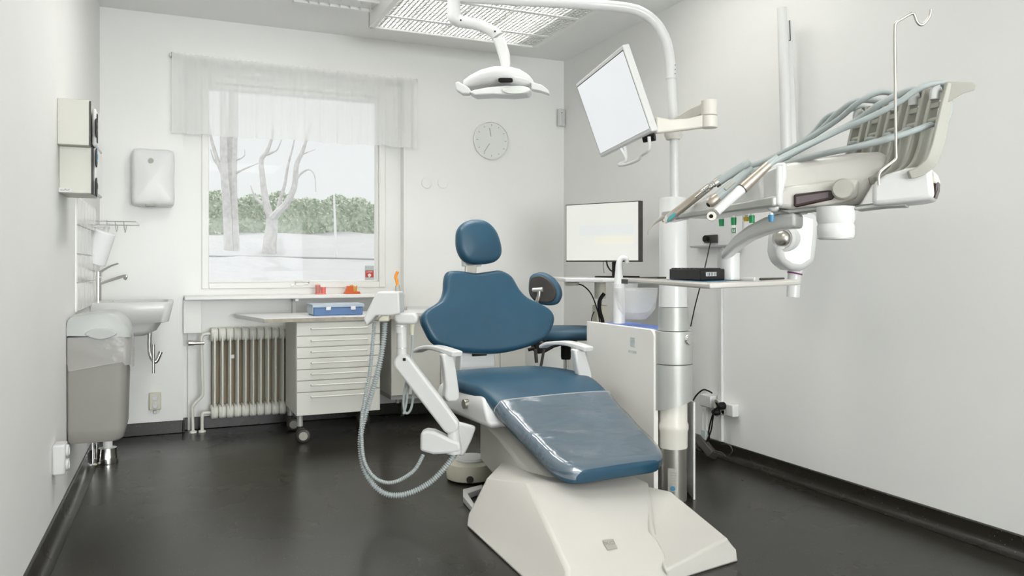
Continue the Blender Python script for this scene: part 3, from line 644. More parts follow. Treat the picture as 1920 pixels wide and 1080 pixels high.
m.prism([(cl.x, ybk, zct-.026), (xcl, ydf-.02, zct-.026), (dr+.1, ydf-.02, zct-.026), (dr+.16, yR-.03, zct-.026), (XCE, yR-.03, zct-.026), (XCE, YB-.003, zct-.026), (wr+.01, YB-.003, zct-.026), (wr+.01, ybk, zct-.026)], (0, 0, .026)); m.build('top', 'cup_white', T, bevel=.002)
m = MB(); m.bb((xcl, ydf-.024, zct-.025), (dr+.1, ydf-.020, zct-.003)); o = m.build('front_edging', 'wood_edge', T); plabel(o, 'bare brownish board edge')
m = MB(); m.bb((wr+.02, YB-.018, zct), (XCE, YB-.001, zct+.02)); m.build('upstand', 'cup_white', T)
T = thing('drawer_unit', ((dl+dr)/2, ydf+.22, 0), 'white seven drawer cabinet on casters under the worktop', 'cabinet')
m = MB(); m.bb((dl, ydf+.018, dzb), (dr, ydf+.46, dzt)); m.build('body', 'cabinet', T, bevel=.002)
ys = [605, 631, 652, 673, 694, 715, 737, 781]
ys = [hit(556, y, (0, ydf, 0), (0, 1, 0)).z for y in ys]
for k in range(7):
    m = MB(); m.bb((dl+.002, ydf, ys[k+1]+.0025), (dr-.002, ydf+.018, ys[k]-.0025)); d = m.build('drawer', 'cabinet', T, bevel=.0015)
    zz = ys[k]-.028-(.0 if k else .012); m = MB(); w_ = dr-dl
    m.tube([(dl+.17*w_, ydf, zz), (dl+.18*w_, ydf-.02, zz), (dl+.22*w_, ydf-.024, zz), (dr-.22*w_, ydf-.024, zz), (dr-.18*w_, ydf-.02, zz), (dr-.17*w_, ydf, zz)], .005, 8, sm=3); m.build('handle', 'cabinet', d)
for (x, y, lb) in ((dl+.025, ydf+.03, 0), (dl+.025, ydf+.42, 1), (dr-.03, ydf+.42, 1)):
    m = MB(); m.cyl((x, y, .10), (x, y, dzb), .018); m.build('leg', 'silver', T)
    m = MB(); m.cyl((x, y, .05), (x, y, .10), .010); m.box((x+.012, y, .065), (.03, .018, .05)); k = m.build('caster', 'charcoal', T, bevel=.004)
    for s_ in (-1, 1):
        m = MB(); m.lathe((x+.018, y+s_*.022, .042), [(.001, -.012), (.028, -.012), (.040, -.008), (.042, 0), (.040, .008), (.028, .012), (.001, .012)], (.25, 1, 0), 28); m.build('wheel', 'charcoal', k)
        m = MB(); m.lathe((x+.018, y+s_*.022, .042), [(.001, -.0135), (.026, -.0135), (.026, .0135), (.001, .0135)], (.25, 1, 0), 28); m.build('hub_cap', 'putty', k)
# base cabinets (wall hung)
yc0 = yR; zcb = hit(770, 748, (0, yc0, 0), (0, 1, 0)).z
xs = [dr+.13, hit(826, 700, (0, yc0, 0), (0, 1, 0)).x, hit(938, 680, (0, yc0, 0), (0, 1, 0)).x, XCE]
names = ['white base cabinet right beside the drawer unit', 'white base cabinet directly behind the chair backrest', 'narrow white base cabinet at the right end behind the backrest']
for k in range(3):
    T = thing('base_cabinet', ((xs[k]+xs[k+1])/2, yc0+.2, zcb), names[k], 'cabinet')
    m = MB(); m.bb((xs[k]+.002, yc0+.018, zcb+.03), (xs[k+1]-.002, YB-.02, zct-.028)); m.build('body', 'cabinet', T)
    m = MB(); m.bb((xs[k]+.002, yc0, zcb+.03), (xs[k+1]-.002, yc0+.017, zct-.032)); m.build('door', 'cabinet', T, bevel=.0015)
    m = MB(); m.bb((xs[k]+.002, yc0+.01, zcb), (xs[k+1]-.002, YB-.02, zcb+.029)); m.build('bottom_rail', 'silver', T)
    m = MB(); m.cyl((xs[k]+.06, yc0+.05, zcb-.03), (xs[k]+.06, yc0+.05, zcb), .012); m.build('foot', 'silver', T)
# things on the counter and sill
a = hit(586, 587, (0, ydf+.12, 0), (0, 1, 0)); b = hit(683, 586, (0, ydf+.12, 0), (0, 1, 0)); yy = ydf+.12; hb = hit(586, 571, (0, yy, 0), (0, 1, 0)).z-zct
T = thing('storage_box', ((a.x+b.x)/2, yy, zct), 'flat blue plastic case with clear lid on the worktop', 'case')
m = MB(); m.bb((a.x+.008, yy+.004, zct), (b.x-.008, yy+.20, zct+hb*.72)); m.build('tray', 'blue_box', T, bevel=.006)
m = MB(); m.bb((a.x, yy-.002, zct+hb*.72), (b.x, yy+.21, zct+hb)); m.bb((a.x, yy, zct+hb*.1), (a.x+.006, yy+.21, zct+hb)); m.build('lid', 'clear_lid', T, bevel=.004)
for t in (.3, .78): x = a.x+(b.x-a.x)*t; m = MB(); m.box((x, yy-.004, zct+hb*.62), (.032, .008, .022)); m.build('clasp', 'cup_white', T, bevel=.004)
zsl = zs+.014
q = hit(601, 555, (0, YB-.03, 0), (0, 1, 0)); T = thing('stick_holder', (q.x, YB-.03, zsl), 'small pink and clear holder with sticks on the window sill', 'container')
m = MB(); m.bb((q.x-.036, YB-.055, zsl), (q.x+.036, YB-.01, zsl+.008)); m.build('stand', 'coral', T, bevel=.002)
m = MB(); m.cyl((q.x-.019, YB-.032, zsl+.008), (q.x-.019, YB-.032, zsl+.062), .017, .018, 20); m.build('clear_cup', 'pink_clear', T)
m = MB(); m.cyl((q.x+.019, YB-.032, zsl+.008), (q.x+.019, YB-.032, zsl+.050), .016, .018, 20); m.build('pink_cup', 'coral', T)
for k in range(5): m = MB(); x = q.x-.027+k*.004; m.tube([(x, YB-.03, zsl+.012), (x+.003*(k-2), YB-.034, zsl+.07)], .0018, 6, sm=0); m.build('stick', 'orange', T)
q = hit(660, 555, (0, YB-.03, 0), (0, 1, 0)); T = thing('brush_holder', (q.x, YB-.03, zsl), 'orange holder full of yellow interdental brushes on the sill', 'holder')
m = MB(); m.loft([[V((q.x+sx*.056, YB-.03+sy*.03, zsl+.0)) for sx, sy in ((-1, -1), (1, -1), (1, 1), (-1, 1))], [V((q.x+sx*.050, YB-.03+sy*.028, zsl+.016)) for sx, sy in ((-1, -1), (1, -1), (1, 1), (-1, 1))]]); m.loft([[V((q.x+sx-.018, YB-.03+sy*.026, zsl+.012)) for sx, sy in ((-.03, -1), (.02, -1), (.02, 1), (-.03, 1))], [V((q.x+sx-.018, YB-.03+sy*.02, zsl+.055)) for sx, sy in ((-.018, -1), (.02, -1), (.02, 1), (-.018, 1))]]); m.build('holder_body', 'orange_clear', T, bevel=.002)
for k in range(8): x = q.x-.01+k*.006; m = MB(); m.tube([(x, YB-.035+.01*(k % 2), zsl+.015), (x+.001*(k-3), YB-.035+.01*(k % 2), zsl+.058+.006*math.sin(k*.9))], .0035, 6, sm=0); m.build('brush', 'yellow' if k % 3 else 'orange', T)
# =================================================================== CLOCK, SENSOR
q = onback(920, 264); r = .145
T = thing('clock', (q.x, YB, q.z-r), 'round white wall clock with thin hands above the dental chair', 'clock')
m = MB(); m.lathe((q.x, YB-.001, q.z), [(.001, 0), (r*.96, 0), (r, -.006), (r, -.022), (r*.95, -.026), (r*.93, -.016), (.001, -.016)], (0, 1, 0), 64); m.build('case', 'white_paint', T)
m = MB(); m.lathe((q.x, YB-.017, q.z), [(.001, 0), (r*.93, 0), (r*.93, -.001), (.001, -.001)], (0, 1, 0), 64); m.build('dial', 'clock_face', T)
for k in range(12):
    a = k*PI/6; m = MB(); R = Matrix.Rotation(a, 3, 'Y'); m.box((q.x+r*.80*math.sin(a), YB-.019, q.z+r*.80*math.cos(a)), (.004, .001, .012), R); m.build('hour_mark', 'print', T)
def hand(ang, L0, L1, w_, nm):
    m = MB(); d = V((math.sin(ang), 0, math.cos(ang))); a_ = V((q.x, YB-.0215, q.z)); m.strip([a_+d*L0, a_+d*L1], d.cross(V((0, 1, 0))), w_, .002, 0); return m.build(nm, 'print', T)
hand(math.radians(349), .03, .095, .004, 'hour_hand'); hand(math.radians(214), .03, .112, .0035, 'minute_hand')
q = onback(1053, 222); q.x = XR-.035
T = thing('motion_sensor', (q.x, YB-.02, q.z-.06), 'small white sensor in the corner behind the ceiling monitor arm', 'sensor')
m = MB(); m.box((q.x, YB-.022, q.z), (.06, .035, .135), Matrix.Rotation(math.radians(25), 3, 'Z')); m.build('case', 'plastic', T, bevel=.006)
m = MB(); m.lathe((q.x-.01, YB-.043, q.z+.035), [(.006, 0), (.006, -.003), (.001, -.003)], (0, 1, 0), 12); m.build('lens', 'black', T)
q = onback(800, 343); T = thing('cover_plate', (q.x, YB, q.z-.04), 'round white blank cover plate on the back wall beside the window', 'cover plate')
m = MB(); m.lathe((q.x, YB-.001, q.z), [(.04, 0), (.04, -.005), (.036, -.007), (.001, -.007)], (0, 1, 0), 32); m.build('disc', 'wall', T)
m = MB(); q = onback(830, 343); m.lathe((q.x, YB-.001, q.z), [(.04, 0), (.04, -.005), (.036, -.007), (.001, -.007)], (0, 1, 0), 32); o = m.build('cover_plate', 'wall'); tag(o, 'round white blank cover plate on the back wall nearer the clock', 'cover plate')
# =================================================================== DENTAL CHAIR
TH = math.radians(28)
cy_ = (-cR*math.sin(TH)+cF*math.cos(TH)); cy_.z = 0; cx_ = V((cy_.y, -cy_.x, 0))       # chair axes: cy_ towards the head, cx_ to its right
CO = C0+cR*.198+cF*3.6; CO.z = 0
def lc(x, y, z): return CO+cx_*x+cy_*y+V((0, 0, z))
def hy(px, py, y): q = hit(px, py, CO+cy_*y, cy_); return ((q-CO).dot(cx_), q.z)
D = thing('dental_chair', lc(0, .3, 0), 'blue upholstered dental treatment chair on a white moulded base', 'dental chair')
# seat and legrest: one cushion following a curve in side view
prof = [(-.47, .290), (-.40, .318), (-.2, .395), (-.05, .455), (.06, .505), (.18, .543), (.30, .558), (.42, .560), (.55, .556), (.66, .55)]
def zc_(y):
    for i in range(len(prof)-1):
        if y <= prof[i+1][0] or i == len(prof)-2:
            (a, za), (b, zb) = prof[i], prof[i+1]; t = (y-a)/(b-a); 
            za0 = prof[max(0, i-1)]; zb0 = prof[min(len(prof)-1, i+2)]
            m0 = (zb-za0[1])/(b-za0[0]) if i > 0 else (zb-za)/(b-a); m1 = (zb0[1]-za)/(zb0[0]-a) if i < len(prof)-2 else (zb-za)/(b-a)
            h = b-a; t = max(-.3, min(1.3, t))
            return (2*t**3-3*t*t+1)*za+(t**3-2*t*t+t)*h*m0+(-2*t**3+3*t*t)*zb+(t**3-t*t)*h*m1
def nrm_(y):
    d = (zc_(y+.01)-zc_(y-.01))/.02; n = V((0, -d, 1)).normalized(); return n
seat_out = [(-.12, -.470), (.12, -.470), (.215, -.455), (.262, -.40), (.275, -.30), (.292, -.1), (.308, .06), (.33, .25), (.34, .40), (.325, .55), (.26, .64), (.1, .66)]
seat_out += [(-a, b) for a, b in seat_out[:1:-1]]
HS = .04
def seatmap(u, v, w_):
    u += .016
    n = nrm_(v); p = V((u, v, zc_(v)-HS+.0))+n*w_; p.z -= .10*max(0, abs(u)-.12)**2*2; return lc(p.x, p.y, p.z)
class G(MB): pass
def gridpillow(name, m_, outline, h, r, fn, parent, crown=0, x0=None, lift=0, cols=36, yrange=None, topfrom=-1):
    # cushion whose cross-sections run across it: rings along the length, rounded at all edges
    o = catmull([V((x, y, 0)) for x, y in outline], 8, True)
    ys_ = [q.y for q in o]; ya, yb = min(ys_), max(ys_)
    if yrange: ya, yb = yrange
    def half(y):
        best = 0; N = len(o)
        for i in range(N):
            a, b = o[i], o[(i+1) % N]
            if (a.y-y)*(b.y-y) <= 0 and a.y != b.y: best = max(best, abs(a.x+(b.x-a.x)*(y-a.y)/(b.y-a.y)))
        return best
    rings = []; NS = 64
    for i in range(NS+1):
        t = i/NS; 
        y = ya+(yb-ya)*(.5-.5*math.cos(PI*t)) if not yrange else ya+(yb-ya)*t
        hw_ = max(.012, half(min(max(y, min(ys_)+.0015), max(ys_)-.0015)))
        de = min(y-min(ys_), max(ys_)-y); k = 1.0 if de >= r else math.sqrt(max(0, 1-(1-de/r)**2))
        hh_ = (h-r)+r*max(k, .02); ring = []
        for a in range(cols):
            an = 2*PI*a/cols; c_, s_ = math.cos(an), math.sin(an)
            e = 2/9
            X = hw_*math.copysign(abs(c_)**e, c_); Zv = hh_*math.copysign(abs(s_)**.42, s_)
            rr = min(r, hw_); 
            ex = hw_-abs(X)
            if ex < rr: lim = (h-r)*.6+ (r+(h-r)*.4)*math.sqrt(max(0, 1-(1-ex/rr)**2)); Zv = math.copysign(min(abs(Zv), max(lim, .003)), s_)
            ring.append(fn(X, y, Zv+(lift if True else 0)))
        rings.append(ring)
    b = MB(); b.loft(rings); return b.build(name, m_, parent, ang=75)
gridpillow('seat_cushion', 'vinyl', seat_out, HS, .035, seatmap, D)
# clear protective sheet over the legrest (follows the cushion just above its top)
def halfw(y):
    pts = [p for p in seat_out if p[0] > 0]; o = catmull([V((x, y_, 0)) for x, y_ in seat_out], 8, True); best = 0
    for i in range(len(o)):
        a, b = o[i], o[(i+1) % len(o)]
        if (a.y-y)*(b.y-y) <= 0 and a.y != b.y: best = max(best, abs(a.x+(b.x-a.x)*(y-a.y)/(b.y-a.y)))
    return best
m = MB(); rows = []; NR = 44; NCc = 30
for i in range(NR+1):
    y = -.462+(.462+.035)*i/NR; hw_ = max(.05, halfw(max(y, -.466))); row = []
    for j in range(NCc+1):
        t = j/NCc*2-1; ww = hw_+.004; u = ww*math.copysign(min(1, abs(t)*1.08), t)
        ex = ww-abs(u); de = (y+.47)+.001; r = .035
        drop = r*(1-math.sqrt(max(0, 1-(1-min(1, ex/r))**2))) + r*(1-math.sqrt(max(0, 1-(1-min(1, de/r))**2)))
        if abs(t)*1.08 > 1: drop = min(drop, r)+.03*((abs(t)*1.08-1)/.08)
        row.append(seatmap(u, y, HS+.006-min(drop, .055)+.0022*math.sin(y*38+1.3*math.sin(u*9))))
    rows.append(row)
fs = []; vsx = [q for r in rows for q in r]; n = NCc+1
for i in range(NR):
    for j in range(NCc): fs.append((i*n+j, i*n+j+1, (i+1)*n+j+1, (i+1)*n+j))
m.add(vsx, fs); o = m.build('foot_protector', 'film', D, ang=180, recalc=False)
print('FILMN', o.data.polygons[600].normal); plabel(o, 'clear plastic sheet over the foot end')
m = MB(); m.tube([rows[-1][j] for j in range(n)], .0022, 6, sm=0); m.build('protector_hem', 'bag', o)
# backrest: outline on a leaning plane
YBK = .72
bo_px = [(836, 512), (849, 509), (867, 510), (888, 513), (913, 510), (931, 508), (943, 511), (957, 521), (971, 545), (986, 561), (1009, 573), (1026, 586), (1032, 602), (1026, 622), (1011, 641), (974, 655), (931, 663), (882, 663), (841, 657), (809, 645), (793, 622), (785, 600), (795, 584), (820, 567), (829, 549), (831, 526)]
lean = math.radians(14); bn = (cy_*math.cos(lean)-V((0, 0, 1))*math.sin(lean)*1.0).normalized()   # plane normal, away from viewer
bn = (cy_*math.cos(lean)-V((0, 0, math.sin(lean)))).normalized()
bp0 = lc(0, YBK-.045, .62); bu = cx_; bv = bn.cross(bu); bv = bv if bv.z > 0 else -bv
def onbk(px, py, p0=bp0): q = hit(px, py, p0, bn)-p0; return (q.dot(bu), q.dot(bv))
bo = [onbk(x, y) for x, y in bo_px]
bcx = sum(p[0] for p in bo)/len(bo)
# the cushion is symmetric in reality: centre line used for a gentle wrap
def bkmap(u, v, w_):
    wrap = .30*(u-bcx)**2
    return bp0+bu*u+bv*v-bn*(w_+wrap*.6-.0)
m = MB(); m.pillow(bo, .036, .030, bkmap, crown=.012, sm=6); m.build('backrest', 'vinyl', D, ang=70)
m = MB()
bo2 = [((x-bcx)*.86+bcx, (y-.2)*.86+.2) for x, y in bo]
m.pillow(bo2, .014, .012, lambda u, v, w_: bp0+bu*u+bv*v-bn*(w_-.055)); m.build('backrest_shell', 'plastic', D, ang=60)
# column under the backrest
a = [onbk(x, y, bp0+bn*.03) for x, y in ((866, 655), (928, 655), (928, 705), (866, 705))]
m = MB(); pz = bp0+bn*.03; m.prism([lc(*[0, 0, 0])*0+V(hit(x, y, lc(0, YBK+.0, 0), cy_)) for x, y in ((864, 650), (928, 650), (930, 720), (862, 720))], cy_*.07); m.build('backrest_column', 'plastic', D, bevel=.01, seg=3)
m = MB(); q = hit(898, 665, lc(0, YBK, 0), cy_); m.prism([q-cx_*.042-V((0, 0, .006)), q+cx_*.042-V((0, 0, .006)), q+cx_*.042+V((0, 0, .012)), q-cx_*.042+V((0, 0, .012))], -cy_*.012); m.build('release_slot', 'black', D, bevel=.002)
# headrest
hp_px = [(858, 430), (870, 417), (890, 412), (912, 417), (929, 435), (938, 462), (937, 480), (925, 492), (900, 496), (880, 494), (866, 486), (857, 468), (855, 448)]
hl = math.radians(8); hn = (cy_*math.cos(hl)-V((0, 0, math.sin(hl)))).normalized(); hp0 = lc(0, YBK+.05, 1.1); hv = hn.cross(cx_); hv = hv if hv.z > 0 else -hv
ho = []
for x, y in hp_px: q = hit(x, y, hp0, hn)-hp0; ho.append((q.dot(cx_), q.dot(hv)))
m = MB(); m.pillow(ho, .040, .036, lambda u, v, w_: hp0+cx_*u+hv*v-hn*w_, crown=.010, sm=6); m.build('headrest', 'vinyl', D, ang=70)
q0 = hit(890, 525, bp0+bn*.03, bn); q1 = hit(889, 480, hp0+hn*.03, hn)
m = MB(); m.prism([hit(873, 530, q0, cy_), hit(893, 530, q0, cy_), hit(894, 492, q0, cy_), hit(874, 492, q0, cy_)], cy_*.02); h = m.build('headrest_stem', 'steel', D, bevel=.003)
m = MB(); m.prism([hit(870, 500, q0, cy_), hit(903, 500, q0, cy_), hit(906, 470, q0, cy_), hit(868, 470, q0, cy_)], cy_*.035); m.build('stem_cover', 'plastic', h, bevel=.006)
# armrests
def arm(post_px, pad_pts, yl, nm):
    m = MB(); pts = [hit(x, y, lc(0, yl, 0), cy_) for x, y in post_px]; m.prism(pts, cy_*.045); a_ = m.build('armrest', 'plastic', D, bevel=.010, seg=3)
    plabel(a_, nm)
    m = MB(); P = [V(p) for p in pad_pts]; m.strip(P, cx_, lambda t: .062-.02*abs(t-.5), lambda t: .026-.010*t); m.build('arm_pad', 'plastic', a_, bevel=.008, seg=3)
yA = .20
p_post = [(829, 664), (851, 664), (857, 700), (862, 735), (862, 748), (856, 754), (840, 754), (835, 746), (837, 725), (834, 695)]
h0 = hit(842, 661, lc(0, yA, 0), cy_); ux = (h0-CO).dot(cx_)
arm(p_post, [lc(ux+.03, yA-.03, h0.z-.006), lc(ux, yA+.05, h0.z+.008), lc(ux-.01, yA+.15, h0.z+.010), lc(ux-.02, yA+.25, h0.z-.002), lc(ux-.03, yA+.31, h0.z-.022)], yA, 'armrest by the suction arm')
p_post = [(1077, 655), (1097, 655), (1110, 700), (1112, 720), (1090, 720), (1083, 690)]
h0 = hit(1087, 652, lc(0, yA+.02, 0), cy_); ux = (h0-CO).dot(cx_)
arm(p_post, [lc(ux+.03, yA-.02, h0.z-.006), lc(ux+.01, yA+.05, h0.z+.008), lc(ux-.0, yA+.16, h0.z+.012), lc(ux-.02, yA+.27, h0.z-.0), lc(ux-.03, yA+.33, h0.z-.022)], yA+.02, 'armrest by the unit cabinet')
# seat carrier
def cpr(m, pts, y0, y1): m.prism([lc(x, y0, z) for x, z in pts], cy_*(y1-y0))
m = MB(); m.loft([[lc(sx*w_, y, z) for sx, y in ((-1, y0), (1, y0), (1, y1), (-1, y1))] for w_, y0, y1, z in ((.30, .06, .60, .365), (.325, .03, .62, .385), (.325, .06, .62, .44), (.31, .12, .62, .49), (.29, .16, .60, .505))]); m.build('seat_carrier', 'plastic', D, bevel=.018, seg=3)
m = MB(); q = hit(866, 740, lc(-.33, .2, 0), cx_); m.cyl(lc(-.34, .26, .445), lc(.34, .26, .445), .022); m.build('arm_axle', 'steel', D)
m = MB()
pts = [(856, 790), (895, 800), (886, 826), (871, 857), (860, 855)]
m.prism([hit(x, y, lc(0, .16, 0), cy_) for x, y in pts], cy_*.05); m.build('carrier_bracket', 'plastic', D, bevel=.014, seg=3)
# lift arm: sloping body between base and carrier
m = MB(); 
def sect(y, w_, z0, z1, r=.04):
    return [lc(x, y, z) for x, z in ((-w_, z0), (w_, z0), (w_, z1-r), (w_-r, z1), (-w_+r, z1), (-w_, z1-r))]
m.loft([sect(.42, .18, .14, .38), sect(.16, .215, .10, .345), sect(-.05, .215, .06, .265), sect(-.35, .20, .04, .17), sect(-.55, .17, .03, .12)]); m.build('lift_arm', 'plastic_warm', D, bevel=.012, seg=3)
# base cover, faceted
def A_(x, y, z): return atz(x, y, z)
bvx = dict(a0=A_(874, 988, .0), a1=A_(877, 963, .055), a2=A_(913, 896, .20), a3=A_(948, 892, .215), b0=A_(975, 1085, .0), b1=A_(1057, 1160, 0.0), c1=A_(1064, 1068, .075), f0=A_(1262, 1106, 0.0), f1=A_(1246, 1034, .09),
  r1=A_(1222, 990, .105), t1=A_(990, 905, .235), t2=A_(1218, 905, .18))
f0 = bvx['f0']; t2 = bvx['t2']; a3 = bvx['a3']; 
rb = lc(.20, .05, 0); ra_ = lc(-.20, .08, 0); bvx['k0'] = lc(-.22, .10, 0); bvx['k1'] = lc(-.22, .10, .20); bvx['k2'] = lc(.20, .06, .20); bvx['k3'] = lc(.22, .05, 0); bvx['r2'] = lc(.19, -.28, .16); bvx['r0'] = V((bvx['r1'].x, bvx['r1'].y, 0))
names_ = list(bvx); ix = {k: i for i, k in enumerate(names_)}
m = MB(); F_ = [('a0', 'a1', 'c1', 'b1'), ('a1', 'a2', 'c1'), ('a2', 't1', 'c1'), ('a2', 'a3', 't1'), ('t1', 'a3', 'k1', 'k2', 't2'), ('c1', 't1', 't2', 'r1', 'f1'), ('b1', 'c1', 'f1', 'f0'), ('f0', 'f1', 'r1', 'r0'), ('t2', 'k2', 'r2'), ('r1', 't2', 'r2'), ('r1', 'r2', 'k2', 'k3', 'r0'), ('a2', 'k1', 'a3'), ('a0', 'k0', 'k1', 'a2', 'a1'), ('k0', 'k3', 'k2', 'k1'), ('a0', 'b1', 'f0', 'r0', 'k3', 'k0')]
m.add([bvx[k] for k in names_], [tuple(ix[k] for k in f) for f in F_]); BC = m.build('base_cover', 'plastic_warm', D, bevel=.012, seg=3, ang=30)
# right-hand wing of the base
m = MB(); w0 = A_(1386, 1053, .0); w1 = A_(1364, 1007, .085); w2 = A_(1259, 921, .155); w3 = A_(1224, 909, .17); w4 = A_(1232, 995, .105); w5 = A_(1254, 1070, .06); w6 = A_(1262, 1092, 0); w7 = V((w3.x-.02, w3.y+.1, 0)); w8 = V((w2.x+.03, w2.y+.04, 0)); w1b = A_(1378, 1030, .05)
w3, w4, w5, w6, w7 = [q_-cR*.012-V((0, 0, .002)) for q_ in (w3, w4, w5, w6, w7)]
w3 = w3-cR*.02; w4 = w4-cR*.02
m.add([w0, w1, w2, w3, w4, w5, w6, w7, w8, w1b], [(5, 4, 3, 2, 1), (6, 5, 1, 9, 0), (0, 9, 1, 2, 8), (8, 2, 3, 7), (7, 3, 4, 5, 6), (6, 0, 8, 7)]); wg = m.build('base_wing', 'plastic_warm', D, bevel=.010, seg=3, ang=30)
# maker's plate on the base: lies on the front face c1,t1,t2,r1,f1
P0 = bvx['c1']; pn = (bvx['f1']-P0).cross(bvx['t2']-P0).normalized(); pn = pn if pn.z > 0 else -pn
from mathutils.bvhtree import BVHTree
bv_ = BVHTree.FromPolygons([V(bvx[k]) for k in names_], [tuple(ix[k] for k in f) for f in F_])
pp_ = []
for x, y in ((1129.5, 1015), (1149.5, 1012.5), (1157.5, 1029), (1139, 1032.5)):
    r_hit = bv_.ray_cast(C0, ray(x, y).normalized()); pp_.append(V(r_hit[0])); 
pn = (pp_[1]-pp_[0]).cross(pp_[3]-pp_[0]).normalized(); pn = pn if pn.z > 0 else -pn
pp_ = [p+pn*.002 for p in pp_]
m = MB(); m.prism(pp_, pn*.003); pt = m.build('maker_plate', 'steel', D, bevel=.0006)
ex = (pp_[1]-pp_[0]).normalized(); ey = pn.cross(ex); Rm = Matrix((ex, ey, pn)).transposed(); cen = sum(pp_, V((0, 0, 0)))/4+pn*.0032
text('emblem', 'XO', cen+ey*.004, .026, 'print', pt, Rm, .0004)
# floor plate bracket behind left
m = MB(); q = [A_(868, 917, .03), A_(905, 908, .03), A_(905, 915, .03), A_(877, 925, .03), A_(892, 948, .03), A_(889, 955, .03), A_(868, 930, .03)]
m.prism([V((p.x, p.y, .002)) for p in q], (0, 0, .028)); m.build('floor_bracket', 'plastic', D, bevel=.003)
# =================================================================== FOOT CONTROL
q = atz(868, 908, 0); q = q+cF*.10+cR*.03
T = thing('foot_control', q, 'beige round foot control unit on the floor beside the chair base', 'foot control')
m = MB(); m.lathe(q, [(.105, .004), (.118, .012), (.122, .05), (.112, .085), (.085, .095), (.001, .095)], n=48); m.build('body', 'plastic_beige', T)
m = MB(); m.lathe(q+V((.01, .01, 0)), [(.075, .094), (.080, .100), (.075, .112), (.001, .116)], n=40); m.build('pedal', 'cup_white', T)
m = MB(); k = q+(C0-q).normalized()*0; dr_ = V((C0.x-q.x, C0.y-q.y, 0)).normalized(); m.lathe(q+dr_*.117+V((0, 0, .028)), [(.018, -.012), (.018, .008), (.001, .010)], dr_, 20); m.build('knob', 'charcoal', T)
# =================================================================== SUCTION UNIT ARM
ZS = 3.42
T = thing('suction_arm', at(850, 840, ZS), 'white jointed suction arm with hose holder box left of the chair', 'suction arm')
pla, pn_, pt_ = vpl(700, ZS, 1000, ZS)
S2 = lambda x, y, dz=0: hit(x, y, pla+pn_*dz, pn_)
m = MB(); m.slab([(706, 547), (748, 547), (750, 588), (735, 592), (704, 592), (686, 612), (681, 597)], (pla, pn_), .14, -.08); m.build('holder_box', 'plastic', T, bevel=.008, seg=3)
m = MB(); m.slab([(738, 588), (742, 586), (776, 587), (783, 594), (782, 604), (776, 608), (745, 608), (738, 600)], (pla, pn_), .07, -.04); m.build('swivel_head', 'plastic', T, bevel=.012, seg=3)
m = MB(); m.slab([(708, 598), (716, 590), (729, 590), (729, 603), (710, 604)], (pla, pn_), .05, -.06); m.build('hose_clip', 'plastic_beige', T, bevel=.008)
m = MB(); m.cyl(S2(752, 608), S2(752, 624), .025); m.cyl(S2(753, 624), S2(753, 684), .021); m.build('upper_post', 'plastic', T)
m = MB(); m.cyl(S2(752, 611), S2(752, 612), .0255); m.cyl(S2(753, 652), S2(753, 653), .0215); m.build('joint_ring', 'steel', T)
m = MB(); A0 = S2(756, 680); A1 = S2(845, 796); dd = (A1-A0).normalized(); up = pn_.cross(dd); rings = []
for t in range(0, 13):
    an = PI/2+PI*t/12; rings.append((A0, math.cos(an), math.sin(an)))
outl = [A0+dd*(.038*math.cos(PI/2+PI*k/10))+up*(.038*math.sin(PI/2+PI*k/10)) for k in range(11)]+[A1+dd*(.036*math.cos(-PI/2+PI*k/10))+up*(.036*math.sin(-PI/2+PI*k/10)) for k in range(11)]
m.prism([p-pn_*.028 for p in outl], pn_*.056); m.build('diagonal_arm', 'plastic', T, bevel=.010, seg=3)
m = MB(); m.box(S2(758, 674, -.030), (.012, .003, .012), Matrix.Rotation(-YAW, 3, 'Z')); m.build('joint_mark', 'black', T)
m = MB(); m.tube([S2(850, 798), S2(850, 812), S2(851, 845), S2(851, 850)], [.027, .026, .034, .032], 24, sm=0); m.build('lower_post', 'plastic', T)
m = MB(); m.slab([(788, 812), (800, 807), (814, 809), (845, 824), (862, 830), (864, 846), (850, 851), (812, 853), (787, 846)], (pla, pn_), .07, -.035); m.build('lower_arm', 'plastic', T, bevel=.012, seg=3)
m = MB(); m.ribbed([S2(722, 604), S2(719, 640), S2(710, 690), S2(693, 750), S2(679, 800), S2(676, 835), S2(680, 870), S2(693, 900), S2(715, 922), S2(742, 929), S2(775, 922), S2(808, 903), S2(835, 876), S2(852, 852)], .0105, .010, .0024); m.build('wide_hose', 'hose', T, ang=80)
m = MB(); k_ = -.02; m.ribbed([S2(702, 604, k_), S2(699, 640, k_), S2(693, 700, k_), S2(684, 750, k_), S2(678, 790, k_), S2(680, 850, k_), S2(690, 880, k_), S2(706, 898, k_), S2(728, 905, k_), S2(752, 899, k_), S2(778, 880, k_), S2(794, 852, k_)], .0075, .008, .0014); m.build('thin_hose', 'hose', T, ang=80)
k_ = .06
m = MB(); m.cyl(S2(772, 604, k_), S2(772, 628, k_), .013, .009); m.build('syringe_cup', 'plastic_beige', T)
m = MB(); m.tube([S2(773, 622, k_), S2(773, 650, k_), S2(768, 690, k_), S2(758, 735, k_), S2(757, 765, k_), S2(763, 775, k_), S2(771, 765, k_), S2(775, 735, k_), S2(770, 700, k_), S2(766, 720, k_), S2(762, 755, k_), S2(757, 776, k_)], .0055, 8); m.build('syringe_hose', 'hose', T)
m = MB(); k_ = .03; m.tube([S2(746, 550, k_), S2(745, 535, k_)], [.014, .009], 12, sm=0); m.build('tip_handle', 'putty', T)
m = MB(); m.tube([S2(745, 537, k_), S2(744, 528, k_), S2(742, 518, k_), S2(746, 509, k_)], .0065, 10); m.build('suction_tip', 'orange', T)
